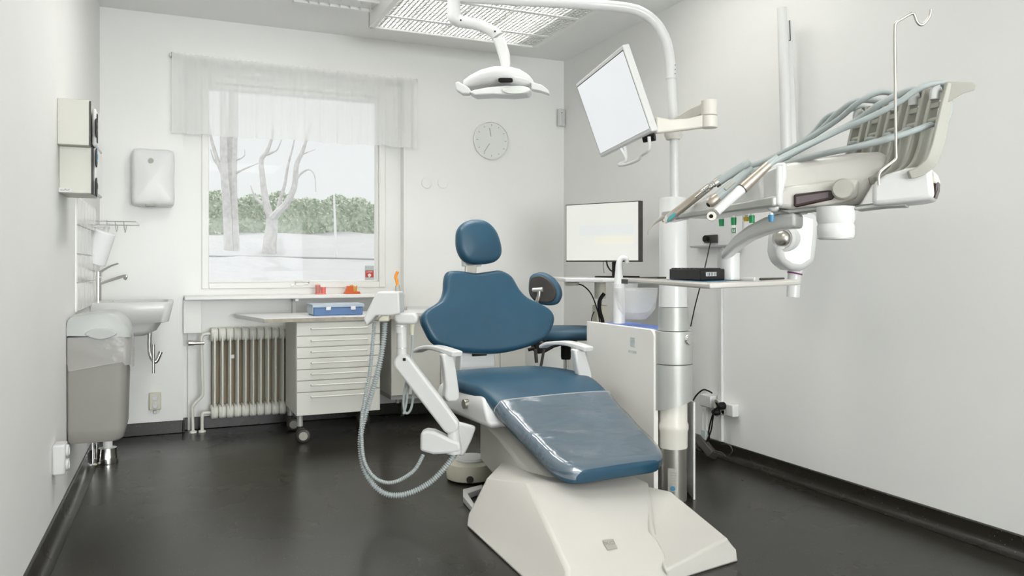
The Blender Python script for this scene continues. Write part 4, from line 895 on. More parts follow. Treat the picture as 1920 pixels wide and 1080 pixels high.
# =================================================================== STOOL
T = thing('dental_stool', atz(1060, 800, 0)+cF*.0, 'blue round backed operator stool seen from behind beside the cabinet', 'stool')
zst = 4.72; sp0 = at(1064, 627, zst); cxs = sp0
so = [(-.22, -.10), (-.19, -.17), (-.08, -.21), (.08, -.21), (.19, -.17), (.23, -.05), (.21, .10), (.12, .20), (0, .22), (-.12, .20), (-.21, .10)]
m = MB(); m.pillow([(x*.92, y*.92) for x, y in so], .032, .028, lambda u, v, w_: sp0+cR*u+cF*v+V((0, 0, w_+.010+.05*v*0)), crown=.006); m.build('seat', 'vinyl_stool', T, ang=70)
bk = [(989, 530), (992, 518), (1002, 512), (1016, 511), (1032, 519), (1045, 534), (1050, 550), (1047, 563), (1040, 571), (1026, 573), (1008, 570), (995, 560), (989, 548)]
pa, pn2, pt2 = vpl(989, 4.58, 1050, 4.50)
bo = []
for x, y in bk: q = hit(x, y, pa, pn2)-pa; bo.append((q.dot(pt2), q.z))
m = MB(); m.pillow(bo, .028, .025, lambda u, v, w_: pa+pt2*u+V((0, 0, v))+pn2*(w_+.03), crown=.01); b_ = m.build('backrest', 'vinyl_stool', T, ang=70)
cxx = sum(p[0] for p in bo)/len(bo); cyy = sum(p[1] for p in bo)/len(bo)
m = MB(); m.pillow([((x-cxx)*.80+cxx-.002, (y-cyy)*.80+cyy) for x, y in bo], .008, .005, lambda u, v, w_: pa+pt2*u+V((0, 0, v))+pn2*(w_-.004)); m.build('back_plate', 'charcoal', b_, ang=60)
m = MB(); k_ = pa-pn2*.014; S3 = lambda x, y, d=0: hit(x, y, k_+pn2*d, pn2)
m.cyl(S3(999, 544), S3(1018, 543), .013); m.build('back_clamp', 'silver', T)
m = MB(); m.tube([S3(1011, 546), S3(1010, 556), S3(1005, 572), S3(1001, 590), S3(1002, 620), S3(1012, 640), at(1040, 642, zst)], .012, 10); m.build('back_bracket', 'steel', T)
m = MB(); q = at(1028, 652, zst-.1)
m.slab([(1000, 646), (1015, 640), (1060, 636), (1085, 640), (1040, 652), (1022, 662), (1008, 664)], vpl(1000, zst-.14, 1080, zst-.1)[:2], .14); m.build('tilt_mechanism', 'black', T, bevel=.008)
for (x0, y0, x1, y1) in ((1004, 655, 1006, 680), (1020, 655, 1014, 688)): m = MB(); m.cyl(at(x0, y0, zst-.2), at(x1, y1, zst-.2), .010 if x0 < 1010 else .008); m.build('lever', 'charcoal', T)
m = MB(); m.cyl(at(990, 656, zst-.19), at(1002, 653, zst-.19), .010); m.build('lever_knob', 'black', T)
q = at(1061, 664, zst); m = MB(); m.cyl((q.x, q.y, q.z-.03), (q.x, q.y, .75*q.z+.18), .028); m.cyl(q+V((0, 0, -.02)), q+V((0, 0, .05)), .03); m.build('collar', 'black', T)
m = MB(); m.cyl((q.x, q.y, .06), (q.x, q.y, q.z-.02), .016); m.build('gas_spring', 'chrome', T)
for k in range(5):
    a = k*2*PI/5; d = V((math.cos(a), math.sin(a), 0)); m = MB(); m.strip([V((q.x, q.y, .10)), V((q.x, q.y, .09))+d*.15, V((q.x, q.y, .07))+d*.24], d.cross(V((0, 0, 1))), .035, .02); L_ = m.build('base_leg', 'chrome', T)
    m = MB(); m.cyl(V((q.x, q.y, .026))+d*.24-d.cross(V((0, 0, .02))), V((q.x, q.y, .026))+d*.24+d.cross(V((0, 0, .02))), .025); m.build('caster', 'black', L_)
# =================================================================== DESK WITH MONITOR
zd = 1.08-21*4.95/F
T = thing('adjustable_desk', at(1125, 600, 4.95), 'white height adjustable desk shelf carrying the flat computer monitor', 'desk')
def ah(x, y, z): return atz(x, y, z)
dpts = [at(1038, 515, 5.3), at(1060, 528, 4.62), at(1130, 532, 4.52), at(1235, 530, 4.6), at(1245, 520, 5.1), at(1170, 515, 5.5)]
for p in dpts: p.x = min(p.x, XR-.006)
m = MB(); m.prism([V((p.x, p.y, zd-.02)) for p in dpts], (0, 0, .022)); m.build('top', 'plastic', T, bevel=.004)
q = at(1125, 530, 4.95)
m = MB(); m.cyl((q.x, q.y, zd-.13), (q.x, q.y, zd-.02), .035); m.build('upper_sleeve', 'plastic_beige', T)
m = MB(); m.cyl((q.x, q.y, zd-.22), (q.x, q.y, zd-.12), .012); m.build('piston', 'steel', T)
m = MB(); m.bb((q.x-.04, q.y-.03, .03), (q.x+.04, q.y+.03, zd-.17)); m.build('pillar', 'plastic_beige', T, bevel=.006)
m = MB(); m.bb((q.x-.12, q.y-.12, 0), (q.x+.12, q.y+.12, .03)); m.build('floor_plate', 'plastic_beige', T, bevel=.006)
m = MB(); k = at(1072, 533, 4.75); m.lathe((k.x, k.y, zd-.024), [(.045, 0), (.038, -.02), (.001, -.022)]); m.build('cable_boss', 'plastic_beige', T)
def cable(pts, r, label, m_='black', name='cable', n=8):
    m = MB(); m.tube(pts, r, n); o = m.build(name, m_); return tag(o, label, 'cable')
cable([at(1078, 533, 4.8), at(1092, 535, 4.75), at(1107, 549, 4.75), at(1117, 572, 4.75), at(1124, 600, 4.75), at(1126, 640, 4.75)], .004, 'black cable curving down from the left underside of the monitor desk')
cable([at(1133, 550, 4.8), at(1124, 565, 4.8), at(1125, 585, 4.8), at(1130, 604, 4.8), at(1131, 640, 4.8)], .012, 'bundle of black cables hanging beside the desk pillar')
cable([at(1114, 584, 4.8), at(1109, 600, 4.8), at(1108, 640, 4.8)], .003, 'short black cable left of the desk pillar')
cable([at(1132, 490, 4.95), at(1131, 500, 4.95), at(1133, 512, 4.95)], .002, 'fine grey cable below the left half of the desk monitor', 'charcoal')
cable([at(1137, 488, 4.9), at(1139, 498, 4.9), at(1144, 506, 4.9), at(1149, 509, 4.9)], .005, 'thick black cable looping below the middle of the desk monitor')
tl, tr, bl, br = at(1061, 384, 5.2), at(1199, 376, 4.78), at(1061, 491, 5.2), at(1199, 491, 4.78)
T = thing('computer_monitor', at(1130, 520, 5.0), 'wide computer monitor with pale spreadsheet image on the desk shelf', 'monitor')
nn = (tr-tl).cross(tl-bl).normalized(); nn = nn if nn.dot(cF) > 0 else -nn
m = MB(); m.prism([tl, tr, br, bl], nn*.035); m.build('housing', 'charcoal', T, bevel=.002)
def quadlerp(u, v, off): return (tl.lerp(tr, u)).lerp(bl.lerp(br, u), v)-nn*off
def scr(u0, v0, u1, v1, off, nm, m_, par): m = MB(); m.prism([quadlerp(u0, v0, off), quadlerp(u1, v0, off), quadlerp(u1, v1, off), quadlerp(u0, v1, off)], nn*.0012); return m.build(nm, m_, par, flat=True)
sc_ = scr(.012, .015, .985, .975, .002, 'screen', 'screen_pale', T)
scr(.42, .57, .93, .70, .0032, 'yellow_band', 'screen_yellow', sc_); scr(.2, .38, .93, .55, .0032, 'blue_band', 'screen_blue', sc_)
m = MB(); q = at(1165, 505, 4.95); m.box((q.x, q.y+.05, (zd+q.z+.06)/2), (.06, .03, q.z+.10-zd)); m.box((q.x, q.y+.05, zd+.006), (.22, .18, .010)); m.build('stand', 'black', T, bevel=.003)
m = MB(); q = at(1165, 504, 4.9); 
# =================================================================== UNIT CABINET AND COLUMN
zc0 = 3.75
U0 = atz(1262, 935, 0); U = V((U0.x, U0.y, 0))
T = thing('unit_column', U, 'round silver and white column of the dental unit with white side cabinet', 'dental unit')
r1_ = .090; r2_ = .068; ZU = (U-C0).dot(cF)
def zpx(y, Z=ZU): return CH+(HZ-y)/F*Z
r1_ = 36/F*ZU; r2_ = 27/F*ZU
print('ZU', ZU, r1_)
m = MB(); m.lathe(U, [(r2_*.95, 0), (r2_*.95, zpx(835))], n=40); o = m.build('foot_column', 'silver_dark', T)
m = MB(); m.lathe(U, [(r2_*.98, zpx(838)), (r2_*1.0, zpx(835)), (r2_*1.0, zpx(808)), (r2_*1.06, zpx(803)), (r2_*1.06, zpx(795)), (r2_*.98, zpx(790)), (r2_*.98, zpx(735))], n=40); m.build('cream_sleeve', 'unit_cream', T)
n = 48; rings = []
for zf in (0, 1):
    ring = []
    for k in range(n):
        a = 2*PI*k/n; d = V((math.cos(a), math.sin(a), 0)); t = d.dot(cR)
        z = (zpx(757)+(zpx(748)-zpx(760))*t*.9+.0 if zf == 0 else zpx(681.5)); ring.append(U+d*r1_+V((0, 0, z)))
    rings.append(ring)
m = MB(); m.loft(rings); m.build('silver_collar', 'silver', T)
m = MB(); m.lathe(U, [(r1_, zpx(680)), (r1_, zpx(622)), (r1_*.985, zpx(620))], n=48); c_ = m.build('silver_collar', 'silver', T)
d = (cR*.62-cF*.78).normalized(); m = MB(); m.lathe(U+d*(r1_-.002)+V((0, 0, zpx(634))), [(.026, 0), (.026, .006), (.022, .012), (.001, .014)], d, 28); m.build('round_button', 'chrome', T)
m = MB(); m.lathe(U, [(r2_*1.03, zpx(619)), (r2_*.99, zpx(576))], n=40); m.build('silver_neck', 'silver', T)
m = MB(); m.lathe(U, [(r2_*.97, zpx(575)), (r2_*.95, zpx(520)), (r2_*.93, zpx(374)), (r2_*.85, zpx(371)), (.001, zpx(370))], n=40); m.build('white_column', 'plastic', T)
m = MB(); q = U+cR*(r1_+.000)-cF*.02; m.prism([q+V((0, 0, 0)), q+cR*.010, q+cR*.010+cF*.16, q+cF*.16], (0, 0, zpx(753))); m.build('edge_plate', 'plastic', T, bevel=.002)
# rating label
dl_ = (-cR*.42-cF*.9).normalized(); sd = V((0, 0, 1)).cross(dl_)
m = MB(); rr_ = r2_*.95+.0012; pts = []
for k in range(8):
    a = -.05+k/7*.62; d = (-cR*math.sin(a+.0)-cF*math.cos(a)); pts.append(U+d*rr_)
m.add([p+V((0, 0, z)) for p in pts for z in (zpx(915), zpx(872))], [(2*k, 2*k+2, 2*k+3, 2*k+1) for k in range(7)]); lab = m.build('rating_label', 'putty', T)
for k in range(6):
    m = MB(); z = zpx(880+k*5); i0, i1 = (0, 6) if k < 2 else (1, 5); m.tube([U+(pts[i]-U)*1.006+V((0, 0, z)) for i in range(i0, i1)], .0012, 4, sm=0); m.build('print_line', 'print', lab)
dd_ = (pts[3]-U).normalized(); m = MB(); m.lathe(U+dd_*(rr_+.001)+V((0, 0, zpx(909))), [(.011, 0), (.011, .001), (.001, .001)], dd_, 20); m.build('round_mark', 'blue_cap', lab)
# side cabinet: panel parallel to the side walls
pf = at(1226, 500, ZU-.03); CXP = pf.x
c0 = hit(1100, 606, (CXP, 0, 0), (1, 0, 0)); zt = hit(1215, 617, (CXP, 0, 0), (1, 0, 0)).z; yl = c0.y; yn = pf.y
print('CAB', CXP, yn, yl, zt, c0.z)
m = MB(); r = .035; prof_ = [(yl, .05), (yn, .05)]+[(yn+r-r*math.cos(a*PI/16), zt-r+r*math.sin(a*PI/16)) for a in range(0, 9)]+[(yl, zt)]
m.prism([(CXP, y, z) for y, z in prof_], (.025, 0, 0)); sp_ = m.build('side_panel', 'side_panel', T, bevel=.003)
m = MB(); m.bb((CXP+.026, yn+.05, .03), (CXP+.26, yl, zt-.012)); m.build('cabinet_body', 'plastic', T, bevel=.01)
g = hit(1186, 641, (CXP-.001, 0, 0), (1, 0, 0)); m = MB(); m.bb((CXP-.0015, g.y-.020, g.z-.022), (CXP, g.y+.020, g.z+.022)); mk = m.build('emblem_plate', 'sticker_grey', sp_)
text('emblem', 'XO', g+V((-.0015, 0, .006)), .024, 'plastic', mk, face_rot((-1, 0, 0)), .0004)
text('lettering', 'XO CARE', g+V((-.001, .0, -.048)), .018, 'sticker_grey', mk, face_rot((-1, 0, 0)), .0004)
zct2 = zt
# cuspidor: spout and clear bowl on the cabinet
qc = at(1192, 560, 4.02)
T = thing('cuspidor', V((qc.x, qc.y, zct2-.01)), 'clear rinsing bowl under a white spout on the unit cabinet', 'cuspidor')
ZQ = 4.02
m = MB(); m.lathe(V((qc.x, qc.y, 0)), [(.05, zpx(598, ZQ)), (.075, zpx(590, ZQ)), (.098, zpx(578, ZQ)), (.108, zpx(555, ZQ)), (.112, zpx(540, ZQ)), (.108, zpx(540, ZQ)), (.100, zpx(562, ZQ)), (.07, zpx(584, ZQ)), (.001, zpx(588, ZQ))], n=48); m.build('bowl', 'bowl_clear', T)
m = MB(); q = at(1172, 535, ZQ); m.lathe(V((q.x, q.y, 0)), [(.001, zpx(545, ZQ)), (.06, zpx(545, ZQ)), (.065, zpx(532, ZQ)), (.001, zpx(532, ZQ))], n=36); m.build('filter_cup', 'bowl_clear', T)
m = MB(); m.tube([at(1161, 606, ZQ), at(1161, 545, ZQ), at(1160, 510, ZQ), at(1161, 492, ZQ), at(1166, 484, ZQ), at(1174, 485, ZQ), at(1176, 493, ZQ)], [.030, .028, .018, .015, .013, .012, .010], 14); m.build('spout', 'cup_white', T)
# blue film sheets
a_ = hit(1130, 603, (0, 0, zct2+.004), (0, 0, 1)); m = MB(); m.bb((CXP+.03, yn+.06, zct2-.010), (CXP+.22, yl-.05, zct2-.006)); 
o = m.build('blue_tray_film', 'blue_film'); tag(o, 'translucent blue plastic sheet lying on top of the unit cabinet', 'plastic sheet')
# =================================================================== LAMP POLE AND OVERHEAD LAMP
T = thing('lamp_pole', U+V((0, 0, zpx(370))), 'tall white curved pole rising from the unit column over the chair', 'pole')
def uu(x, y, Z): return at(x, y, Z)
rp_ = 8.5/F*ZU
ptsP = [uu(1264, 372, ZU), uu(1263, 300, ZU), uu(1261, 220, ZU), uu(1259, 150, ZU)]
m = MB(); m.tube([uu(1265, 371, ZU), uu(1264, 262, ZU)], rp_, 20, sm=0); m.tube([uu(1264, 262, ZU), uu(1258, 150, ZU)], rp_*1.08, 20, sm=0); m.build('straight_tube', 'plastic', T)
ZA = 3.62
m = MB(); m.tube([uu(1258, 150, ZU), uu(1257, 120, ZU), uu(1250, 80, ZU), uu(1232, 46, ZU-.01), uu(1205, 24, ZU-.02), uu(1170, 14, ZU-.03), uu(1100, 8, ZU-.05), uu(980, 2, ZA+.03), uu(858, -5, ZA)], rp_*1.12, 20, sm=8); m.build('curved_tube', 'plastic', T)
m = MB(); m.cyl(uu(1258, 149, ZU), uu(1258, 147.6, ZU), rp_*1.14); m.build('joint_ring', 'silver', T)
for y in (122, 130, 138): m = MB(); q = uu(1265.5, y, ZU-.02); m.lathe(q, [(.003, 0), (.003, .003), (.001, .003)], (cR*.7-cF*.7), 8); m.build('marking', 'print', T)
T = thing('treatment_lamp', at(945, 180, ZA-.05), 'white winged overhead treatment lamp hanging from the curved pole', 'treatment lamp')
Zl_ = ZA
m = MB(); m.tube([uu(851, -18, Zl_), uu(851, 22, Zl_)], .030, 24, sm=0); m.build('socket', 'plastic', T)
m = MB(); m.tube([uu(851, 20, Zl_), uu(853, 33, Zl_), uu(862, 40, Zl_), uu(880, 43, Zl_-.01), uu(905, 50, Zl_-.02), uu(925, 60, Zl_-.03), uu(932, 68, Zl_-.03)], [.031, .031, .028, .026, .025, .026, .027], 20); m.build('upper_arm', 'plastic', T)
m = MB(); m.slab([(923, 70), (946, 68), (956, 100), (957, 122), (952, 129), (940, 126), (937, 110), (928, 82)], vpl(900, Zl_-.03, 960, Zl_-.03)[:2], .045, -.022); m.build('lower_arm', 'plastic', T, bevel=.010, seg=3)
m = MB(); m.cyl(uu(946, 126, Zl_-.03), uu(944, 140, Zl_-.03), .012); m.build('ball_joint', 'silver', T)
for x, y in ((864, 38), (928, 59), (943, 136)): m = MB(); m.lathe(uu(x, y, Zl_-.065), [(.004, 0), (.004, .003), (.001, .003)], -cF, 10); m.build('screw', 'black', T)
# head: curved housing
lp_, ln_, lt_ = vpl(850, Zl_-.02, 1030, Zl_-.06)
L3 = lambda x, y, d=0: hit(x, y, lp_+ln_*d, ln_)
m = MB(); rings = []
topc = [(872, 152), (885, 143), (905, 134), (930, 128), (955, 128), (975, 132), (992, 142), (1000, 152)]
botc = [(872, 171), (885, 168), (905, 165), (930, 164), (955, 165), (975, 168), (992, 167), (1000, 162)]
for (tx, ty), (bx, by) in zip(topc, botc):
    T_, B_ = L3(tx, ty), L3(bx, by); hgt = (T_-B_).length; dp = .07+.05*math.sin((tx-872)/128*PI); cen_ = (T_+B_)/2; ring = []
    for k in range(20): a = 2*PI*k/20; ring.append(cen_+(T_-B_)*.5*math.copysign(abs(math.sin(a))**.7, math.sin(a))+ln_*dp*math.copysign(abs(math.cos(a))**.8, math.cos(a))*.8)
    rings.append(ring)
m.loft(rings); hd = m.build('lamp_head', 'plastic', T, ang=70)
m = MB(); m.slab([(878, 172), (890, 168), (915, 163), (950, 160), (985, 163), (996, 168), (990, 175), (960, 178), (925, 176), (890, 178)], (lp_, ln_), .10, -.085); m.build('reflector_shell', 'cup_white', T, bevel=.006, seg=3)
m = MB(); q = L3(968, 169, -.092); m.loft([[q+lt_*(.062*math.cos(a*PI/14))*s_+V((0, 0, .018*math.sin(a*PI/14)*s_))-ln_*o_ for a in range(28)] for s_, o_ in ((1, 0), (1, .004), (.9, .008))]); m.build('lens', 'clock_face', T, ang=60)
m = MB(); m.slab([(934, 147), (938, 145.5), (957, 145.5), (961, 147), (961, 152), (957, 153.5), (938, 153.5), (934, 152)], (lp_, ln_), .02, -.115); m.build('sensor_window', 'black', T, bevel=.002)
m = MB(); m.slab([(853, 154), (859, 152), (876, 162), (882, 167), (880, 176), (866, 176), (854, 168)], (lp_, ln_), .05, -.09); m.build('handle', 'plastic', T, bevel=.008, seg=3)
m = MB(); m.slab([(996, 152), (1002, 155), (1016, 159), (1028, 168), (1031, 177), (1027, 175), (1015, 171), (996, 167)], (lp_, ln_), .05, -.09); m.build('handle', 'plastic', T, bevel=.006, seg=3)
# =================================================================== PATIENT MONITOR
tl, tr, bl, br = at(1079, 158, 3.78), at(1167, 84, 3.25), at(1126, 296, 3.75), at(1222, 247, 3.20)
nn = (tr-tl).cross(tl-bl).normalized(); nn = nn if nn.dot(cR) > 0 else -nn
T = thing('patient_monitor', (bl+br)/2, 'tilted white framed patient monitor held out from the pole', 'monitor')
m = MB(); m.prism([tl, tr, br, bl], nn*.032); m.build('housing', 'plastic', T, bevel=.006, seg=3)
def q4(u, v, off): return (tl.lerp(tr, u)).lerp(bl.lerp(br, u), v)-nn*off
m = MB(); m.prism([q4(.012, .04, .001), q4(.985, .05, .001), q4(.99, .955, .001), q4(.02, .95, .001)], nn*.002); sc_ = m.build('bezel', 'charcoal', T)
m = MB(); m.prism([q4(.022, .052, .0018), q4(.982, .062, .0018), q4(.988, .955, .0018), q4(.03, .95, .0018)], nn*.002); m.build('screen', 'screen_white', T)
ctr = q4(.80, .88, -.05)
m = MB(); m.tube([at(1164, 279, 3.45), at(1174, 300, 3.43), at(1160, 309, 3.46), at(1175, 308, 3.42), at(1196, 300, 3.35), at(1204, 290, 3.32), at(1217, 280, 3.27), at(1217, 256, 3.26)], .007, 10); m.build('handle', 'plastic', T)
m = MB(); m.tube([at(1172, 276, 3.45), at(1174, 298, 3.43)], .008, 10, sm=0); m.build('handle_post', 'plastic', T)
m = MB(); m.cyl(at(1206, 260, 3.36), at(1228, 256, 3.34), .018); m.build('tilt_joint', 'black', T)
# swing arm
T = thing('monitor_arm', at(1262, 262, ZU), 'cream two part swing arm joining the patient monitor to the pole', 'monitor arm')
m = MB(); m.cyl(at(1330, 217, 3.32), at(1330, 188, 3.32), .034); m.cyl(at(1330, 240, 3.32), at(1330, 217.6, 3.32), .034); m.build('elbow', 'unit_cream', T, bevel=.003)
def beam(pts, z0s, z1s, th, nm, m_):
    rings = []
    for i, p in enumerate(pts):
        t = (pts[min(i+1, len(pts)-1)]-pts[max(i-1, 0)]); t.z = 0; t.normalize(); s_ = t.cross(V((0, 0, 1)))
        rings.append([V((p.x, p.y, z0s[i]))+s_*th/2, V((p.x, p.y, z1s[i]))+s_*th/2, V((p.x, p.y, z1s[i]))-s_*th/2, V((p.x, p.y, z0s[i]))-s_*th/2])
    m = MB(); m.loft(rings); return m.build(nm, m_, T, bevel=.008, seg=3)
Pz = lambda x, yt, yb_, Z: (at(x, 200, Z), zpx(yb_, Z), zpx(yt, Z))
k = [Pz(1326, 214, 239, 3.32), Pz(1290, 223, 244, 3.34), Pz(1255, 225, 248, 3.34), Pz(1228, 220, 251, 3.32)]
beam([q[0] for q in k], [q[1] for q in k], [q[2] for q in k], .036, 'front_arm', 'unit_cream')
k = [Pz(1326, 191, 214, 3.36), Pz(1300, 202, 226, 3.5), Pz(1262, 226, 246, ZU)]
beam([q[0] for q in k], [q[1] for q in k], [q[2] for q in k], .036, 'rear_arm', 'unit_cream')
m = MB(); m.lathe(V((U.x, U.y, 0)), [(rp_*1.5, zpx(262)), (rp_*2.0, zpx(254)), (rp_*2.0, zpx(248)), (rp_*1.3, zpx(244))]); m.build('pole_clamp', 'unit_cream', T)
# =================================================================== INSTRUMENT BRIDGE
# the bridge runs away from the camera; x to the right of its left side
DB = (cR*-.22+cF*.975).normalized(); DBL = V((-DB.y, DB.x, 0)); DBL = DBL if DBL.dot(cR) < 0 else -DBL      # DBL: towards the patient (left)
T = thing('instrument_bridge', at(1560, 390, 1.62), 'white instrument delivery unit with display hanging at the right', 'instrument unit')
BR = T
pl_ = vpl(1440, 1.70, 1640, 1.62)
m = MB(); m.slab([(1440, 316), (1470, 305), (1600, 285), (1650, 283), (1668, 292), (1684, 318), (1645, 330), (1625, 364), (1612, 385), (1560, 388), (1480, 391), (1460, 392)], pl_[:2], .14); m.build('main_body', 'plastic_warm', T, bevel=.016, seg=4)
m = MB(); m.slab([(1444, 306), (1474, 303), (1474, 330), (1468, 360), (1458, 394), (1446, 398), (1425, 380), (1420, 345), (1428, 320)], pl_[:2], .12, -.02); m.build('shoulder', 'plastic', T, bevel=.014, seg=4)
# shelf below instruments
zsf = 1.205
sA = atz(1278, 410, zsf); sB = atz(1458, 386, zsf)
m = MB(); R1 = -DBL
def shelf(p, wL, wR, z0, z1): return [p+DBL*wL+V((0, 0, z0-p.z)), p-DBL*wR+V((0, 0, z0-p.z)), p-DBL*wR+V((0, 0, z1-p.z)), p+DBL*wL+V((0, 0, z1-p.z))]
m.loft([shelf(sA, 0, .10, zsf, zsf+.022), shelf(sA.lerp(sB, .3), .0, .10, zsf, zsf+.045), shelf(sB, .0, .015, zsf, zsf+.085)]); m.build('shelf_body', 'plastic', T, bevel=.010, seg=3)
m = MB(); m.loft([shelf(sA-DB*-.02, .012, .0, zsf-.001, zsf+.012), shelf(sB, .012, .0, zsf-.001, zsf+.020)]); m.build('grip_rail', 'silver', T, bevel=.004)
m = MB(); e_ = sA+DB*.03; m.loft([shelf(sA-DB*.01, .012, .02, zsf-.002, zsf+.022), shelf(sA+DB*.10, .014, .03, zsf-.004, zsf+.024)]); m.build('grip_end', 'handle_clear', T, bevel=.004)
m = MB(); m.slab([(1285, 400), (1300, 379), (1345, 357), (1400, 334), (1428, 318), (1456, 312), (1462, 388), (1400, 397), (1340, 402), (1290, 406)], vpl(1278, 2.06, 1458, 1.80)[:2], .06); m.build('rear_shell', 'plastic', T, bevel=.012, seg=3)
# display, knob


m = MB(); m.slab([(1450, 388), (1462, 352), (1480, 348), (1568, 338), (1612, 334), (1608, 372), (1560, 384), (1480, 392)], pl_[:2], .02, -.016); m.build('control_panel', 'plastic_warm', T, bevel=.010, seg=3)
m = MB(); m.slab([(1488, 366), (1492, 363), (1556, 356), (1563, 360), (1565, 368), (1561, 374), (1492, 389), (1488, 386)], pl_[:2], .008, -.022); ds = m.build('display', 'dark_brown', T, bevel=.003)
m = MB(); m.slab([(1493, 369), (1553, 360), (1553, 370), (1493, 383)], pl_[:2], .002, -.0235); m.build('display_glass', 'display', ds)
q = hit(1580, 356, pl_[0]-pl_[1]*.018, pl_[1]); m = MB(); m.lathe(q, [(.021, 0), (.021, .022), (.018, .026), (.001, .027)], -pl_[1], 32); m.build('knob', 'putty', T)
# underside swivel
q = at(1567, 388, 1.62); q.z = 0
def zz(y, Z=1.62): return CH+(HZ-y)/F*Z
m = MB(); m.lathe(q, [(.037, zz(388)), (.037, zz(412)), (.034, zz(420)), (.036, zz(424)), (.036, zz(440)), (.032, zz(449)), (.001, zz(450))], n=40); m.build('swivel_joint', 'plastic', T)
m = MB(); m.cyl((q.x, q.y, zz(446)), (q.x, q.y, zz(447)), .0355); m.build('joint_ring', 'silver', T)
m = MB(); m.slab([(1462, 394), (1510, 388), (1600, 385), (1655, 379), (1658, 383), (1610, 391), (1540, 394), (1480, 400)], vpl(1460, 1.70, 1660, 1.62)[:2], .05); m.build('mounting_rail', 'silver', T, bevel=.002)
# small coloured plugs hanging below
for x, y0, y1, c_, Z in ((1352.5, 411, 424, 'green', 1.86), (1375.5, 408, 422, 'green', 1.80), (1399, 407, 415, 'yellow', 1.84), (1409.5, 404, 418, 'green', 1.75), (1446, 403, 416, 'blue_cap', 1.66)):
    m = MB(); m.cyl(at(x, y0, Z), at(x+.4, y1, Z), .0064, .0056, 20); m.build('hose_plug', c_, T)
    m = MB(); m.cyl(at(x, y0-4, Z), at(x, y0, Z), .004); m.build('plug_stem', 'plastic', T)
# arm box at right
pb = vpl(1632, 1.56, 1752, 1.50)
m = MB(); m.slab([(1634, 352), (1640, 340), (1660, 326), (1700, 314), (1740, 309), (1747, 318), (1752, 372), (1720, 378), (1660, 384), (1634, 386)], pb[:2], .10); m.build('balance_arm_box', 'plastic', T, bevel=.010, seg=3)
m = MB(); m.slab([(1748, 322), (1755, 326), (1759, 342), (1758, 356), (1753, 370), (1748, 370)], pb[:2], .05, .01); m.build('arm_end_cap', 'dark_brown', T, bevel=.006)
m = MB(); m.slab([(1746, 320), (1754, 323), (1759, 336), (1758, 345), (1746, 343)], pb[:2], .054, .008); m.build('end_cap_top', 'unit_cream', T, bevel=.005)
m = MB(); m.slab([(1600, 389), (1652, 381), (1698, 382), (1698, 386), (1655, 388), (1604, 394)], pb[:2], .06, .02); m.build('lower_bracket', 'silver', T, bevel=.003)
# infusion hook pole
h_ = at(1648, 345, 1.5)
m = MB(); m.tube([at(1648, 347, 1.5), at(1648, 328, 1.5), at(1655, 318, 1.5), at(1672, 305, 1.5), at(1680, 297, 1.5), at(1680, 285, 1.5), at(1679, 200, 1.5), at(1678, 120, 1.5), at(1677.5, 56, 1.5), at(1680, 43, 1.5), at(1690, 36, 1.5), at(1708, 26, 1.5), at(1714, 27, 1.5), at(1719, 40, 1.5), at(1726, 47, 1.5), at(1734, 43, 1.5), at(1743, 30, 1.5), at(1745, 18, 1.5)], .0026, 10); o = m.build('infusion_hook', 'steel'); tag(o, 'slim chrome hook rod standing up from the instrument unit', 'hook rod')
# whip arms + instruments + hoses
wp = (at(1770, 160, 1.50), DB)      # plane through the nearest whip, perpendicular to the row
def W_(x, y, i=0, o_=0): return hit(x, y, wp[0], (cF*.9+cR*.43).normalized())+DB*(.057*i)+DB*o_
wn = (cF*.9+cR*.43).normalized()
whips = []
for i in range(5):
    g_ = thing('whip_arm', W_(1700, 325, i), ['curved grey hose support nearest the camera at the right end', 'curved grey hose support second nearest the camera', 'middle of the five curved grey hose supports', 'curved grey hose support second from the far end', 'curved grey hose support farthest from the camera by the unit'][i], 'hose support', 'hose supports above the instrument unit')
    path = [(1692, 330), (1712, 323), (1730, 308), (1741, 285), (1749, 255), (1757, 215), (1765, 178), (1768, 160)]
    for o_ in (-.017, .017):
        m = MB(); m.strip([W_(x-(12 if False else 0), y, i, o_) for x, y in path], DB, .008, lambda t: .015+.010*math.sin(PI*min(1, t*1.05))); m.build('rail', 'putty', g_, bevel=.0015)
    m = MB(); poly = [(1762, 157), (1806, 158), (1814, 163), (1813, 173), (1790, 180), (1778, 187), (1764, 196), (1756, 196)]
    m.prism([W_(x, y, i, -.021) for x, y in poly], DB*.010); m.build('side_wing', 'putty', g_, bevel=.0015)
    m = MB(); m.prism([W_(x, y, i, -.014) for x, y in [(1750, 193), (1764, 190), (1762, 202), (1749, 203)]], DB*.028); m.build('cross_bar', 'putty', g_, bevel=.0015)
    m = MB(); m.cyl(W_(1750, 226, i, -.015), W_(1750, 226, i, .015), .0055, n=16); m.build('roller', 'putty', g_)
    m = MB(); m.tube([W_(1752, 186, i, .0), W_(1752, 176, i, .0), W_(1755, 168, i, 0), W_(1764, 164, i, 0)], .0062, 12, flat=1.4); m.build('hose_guide', 'plastic', g_)
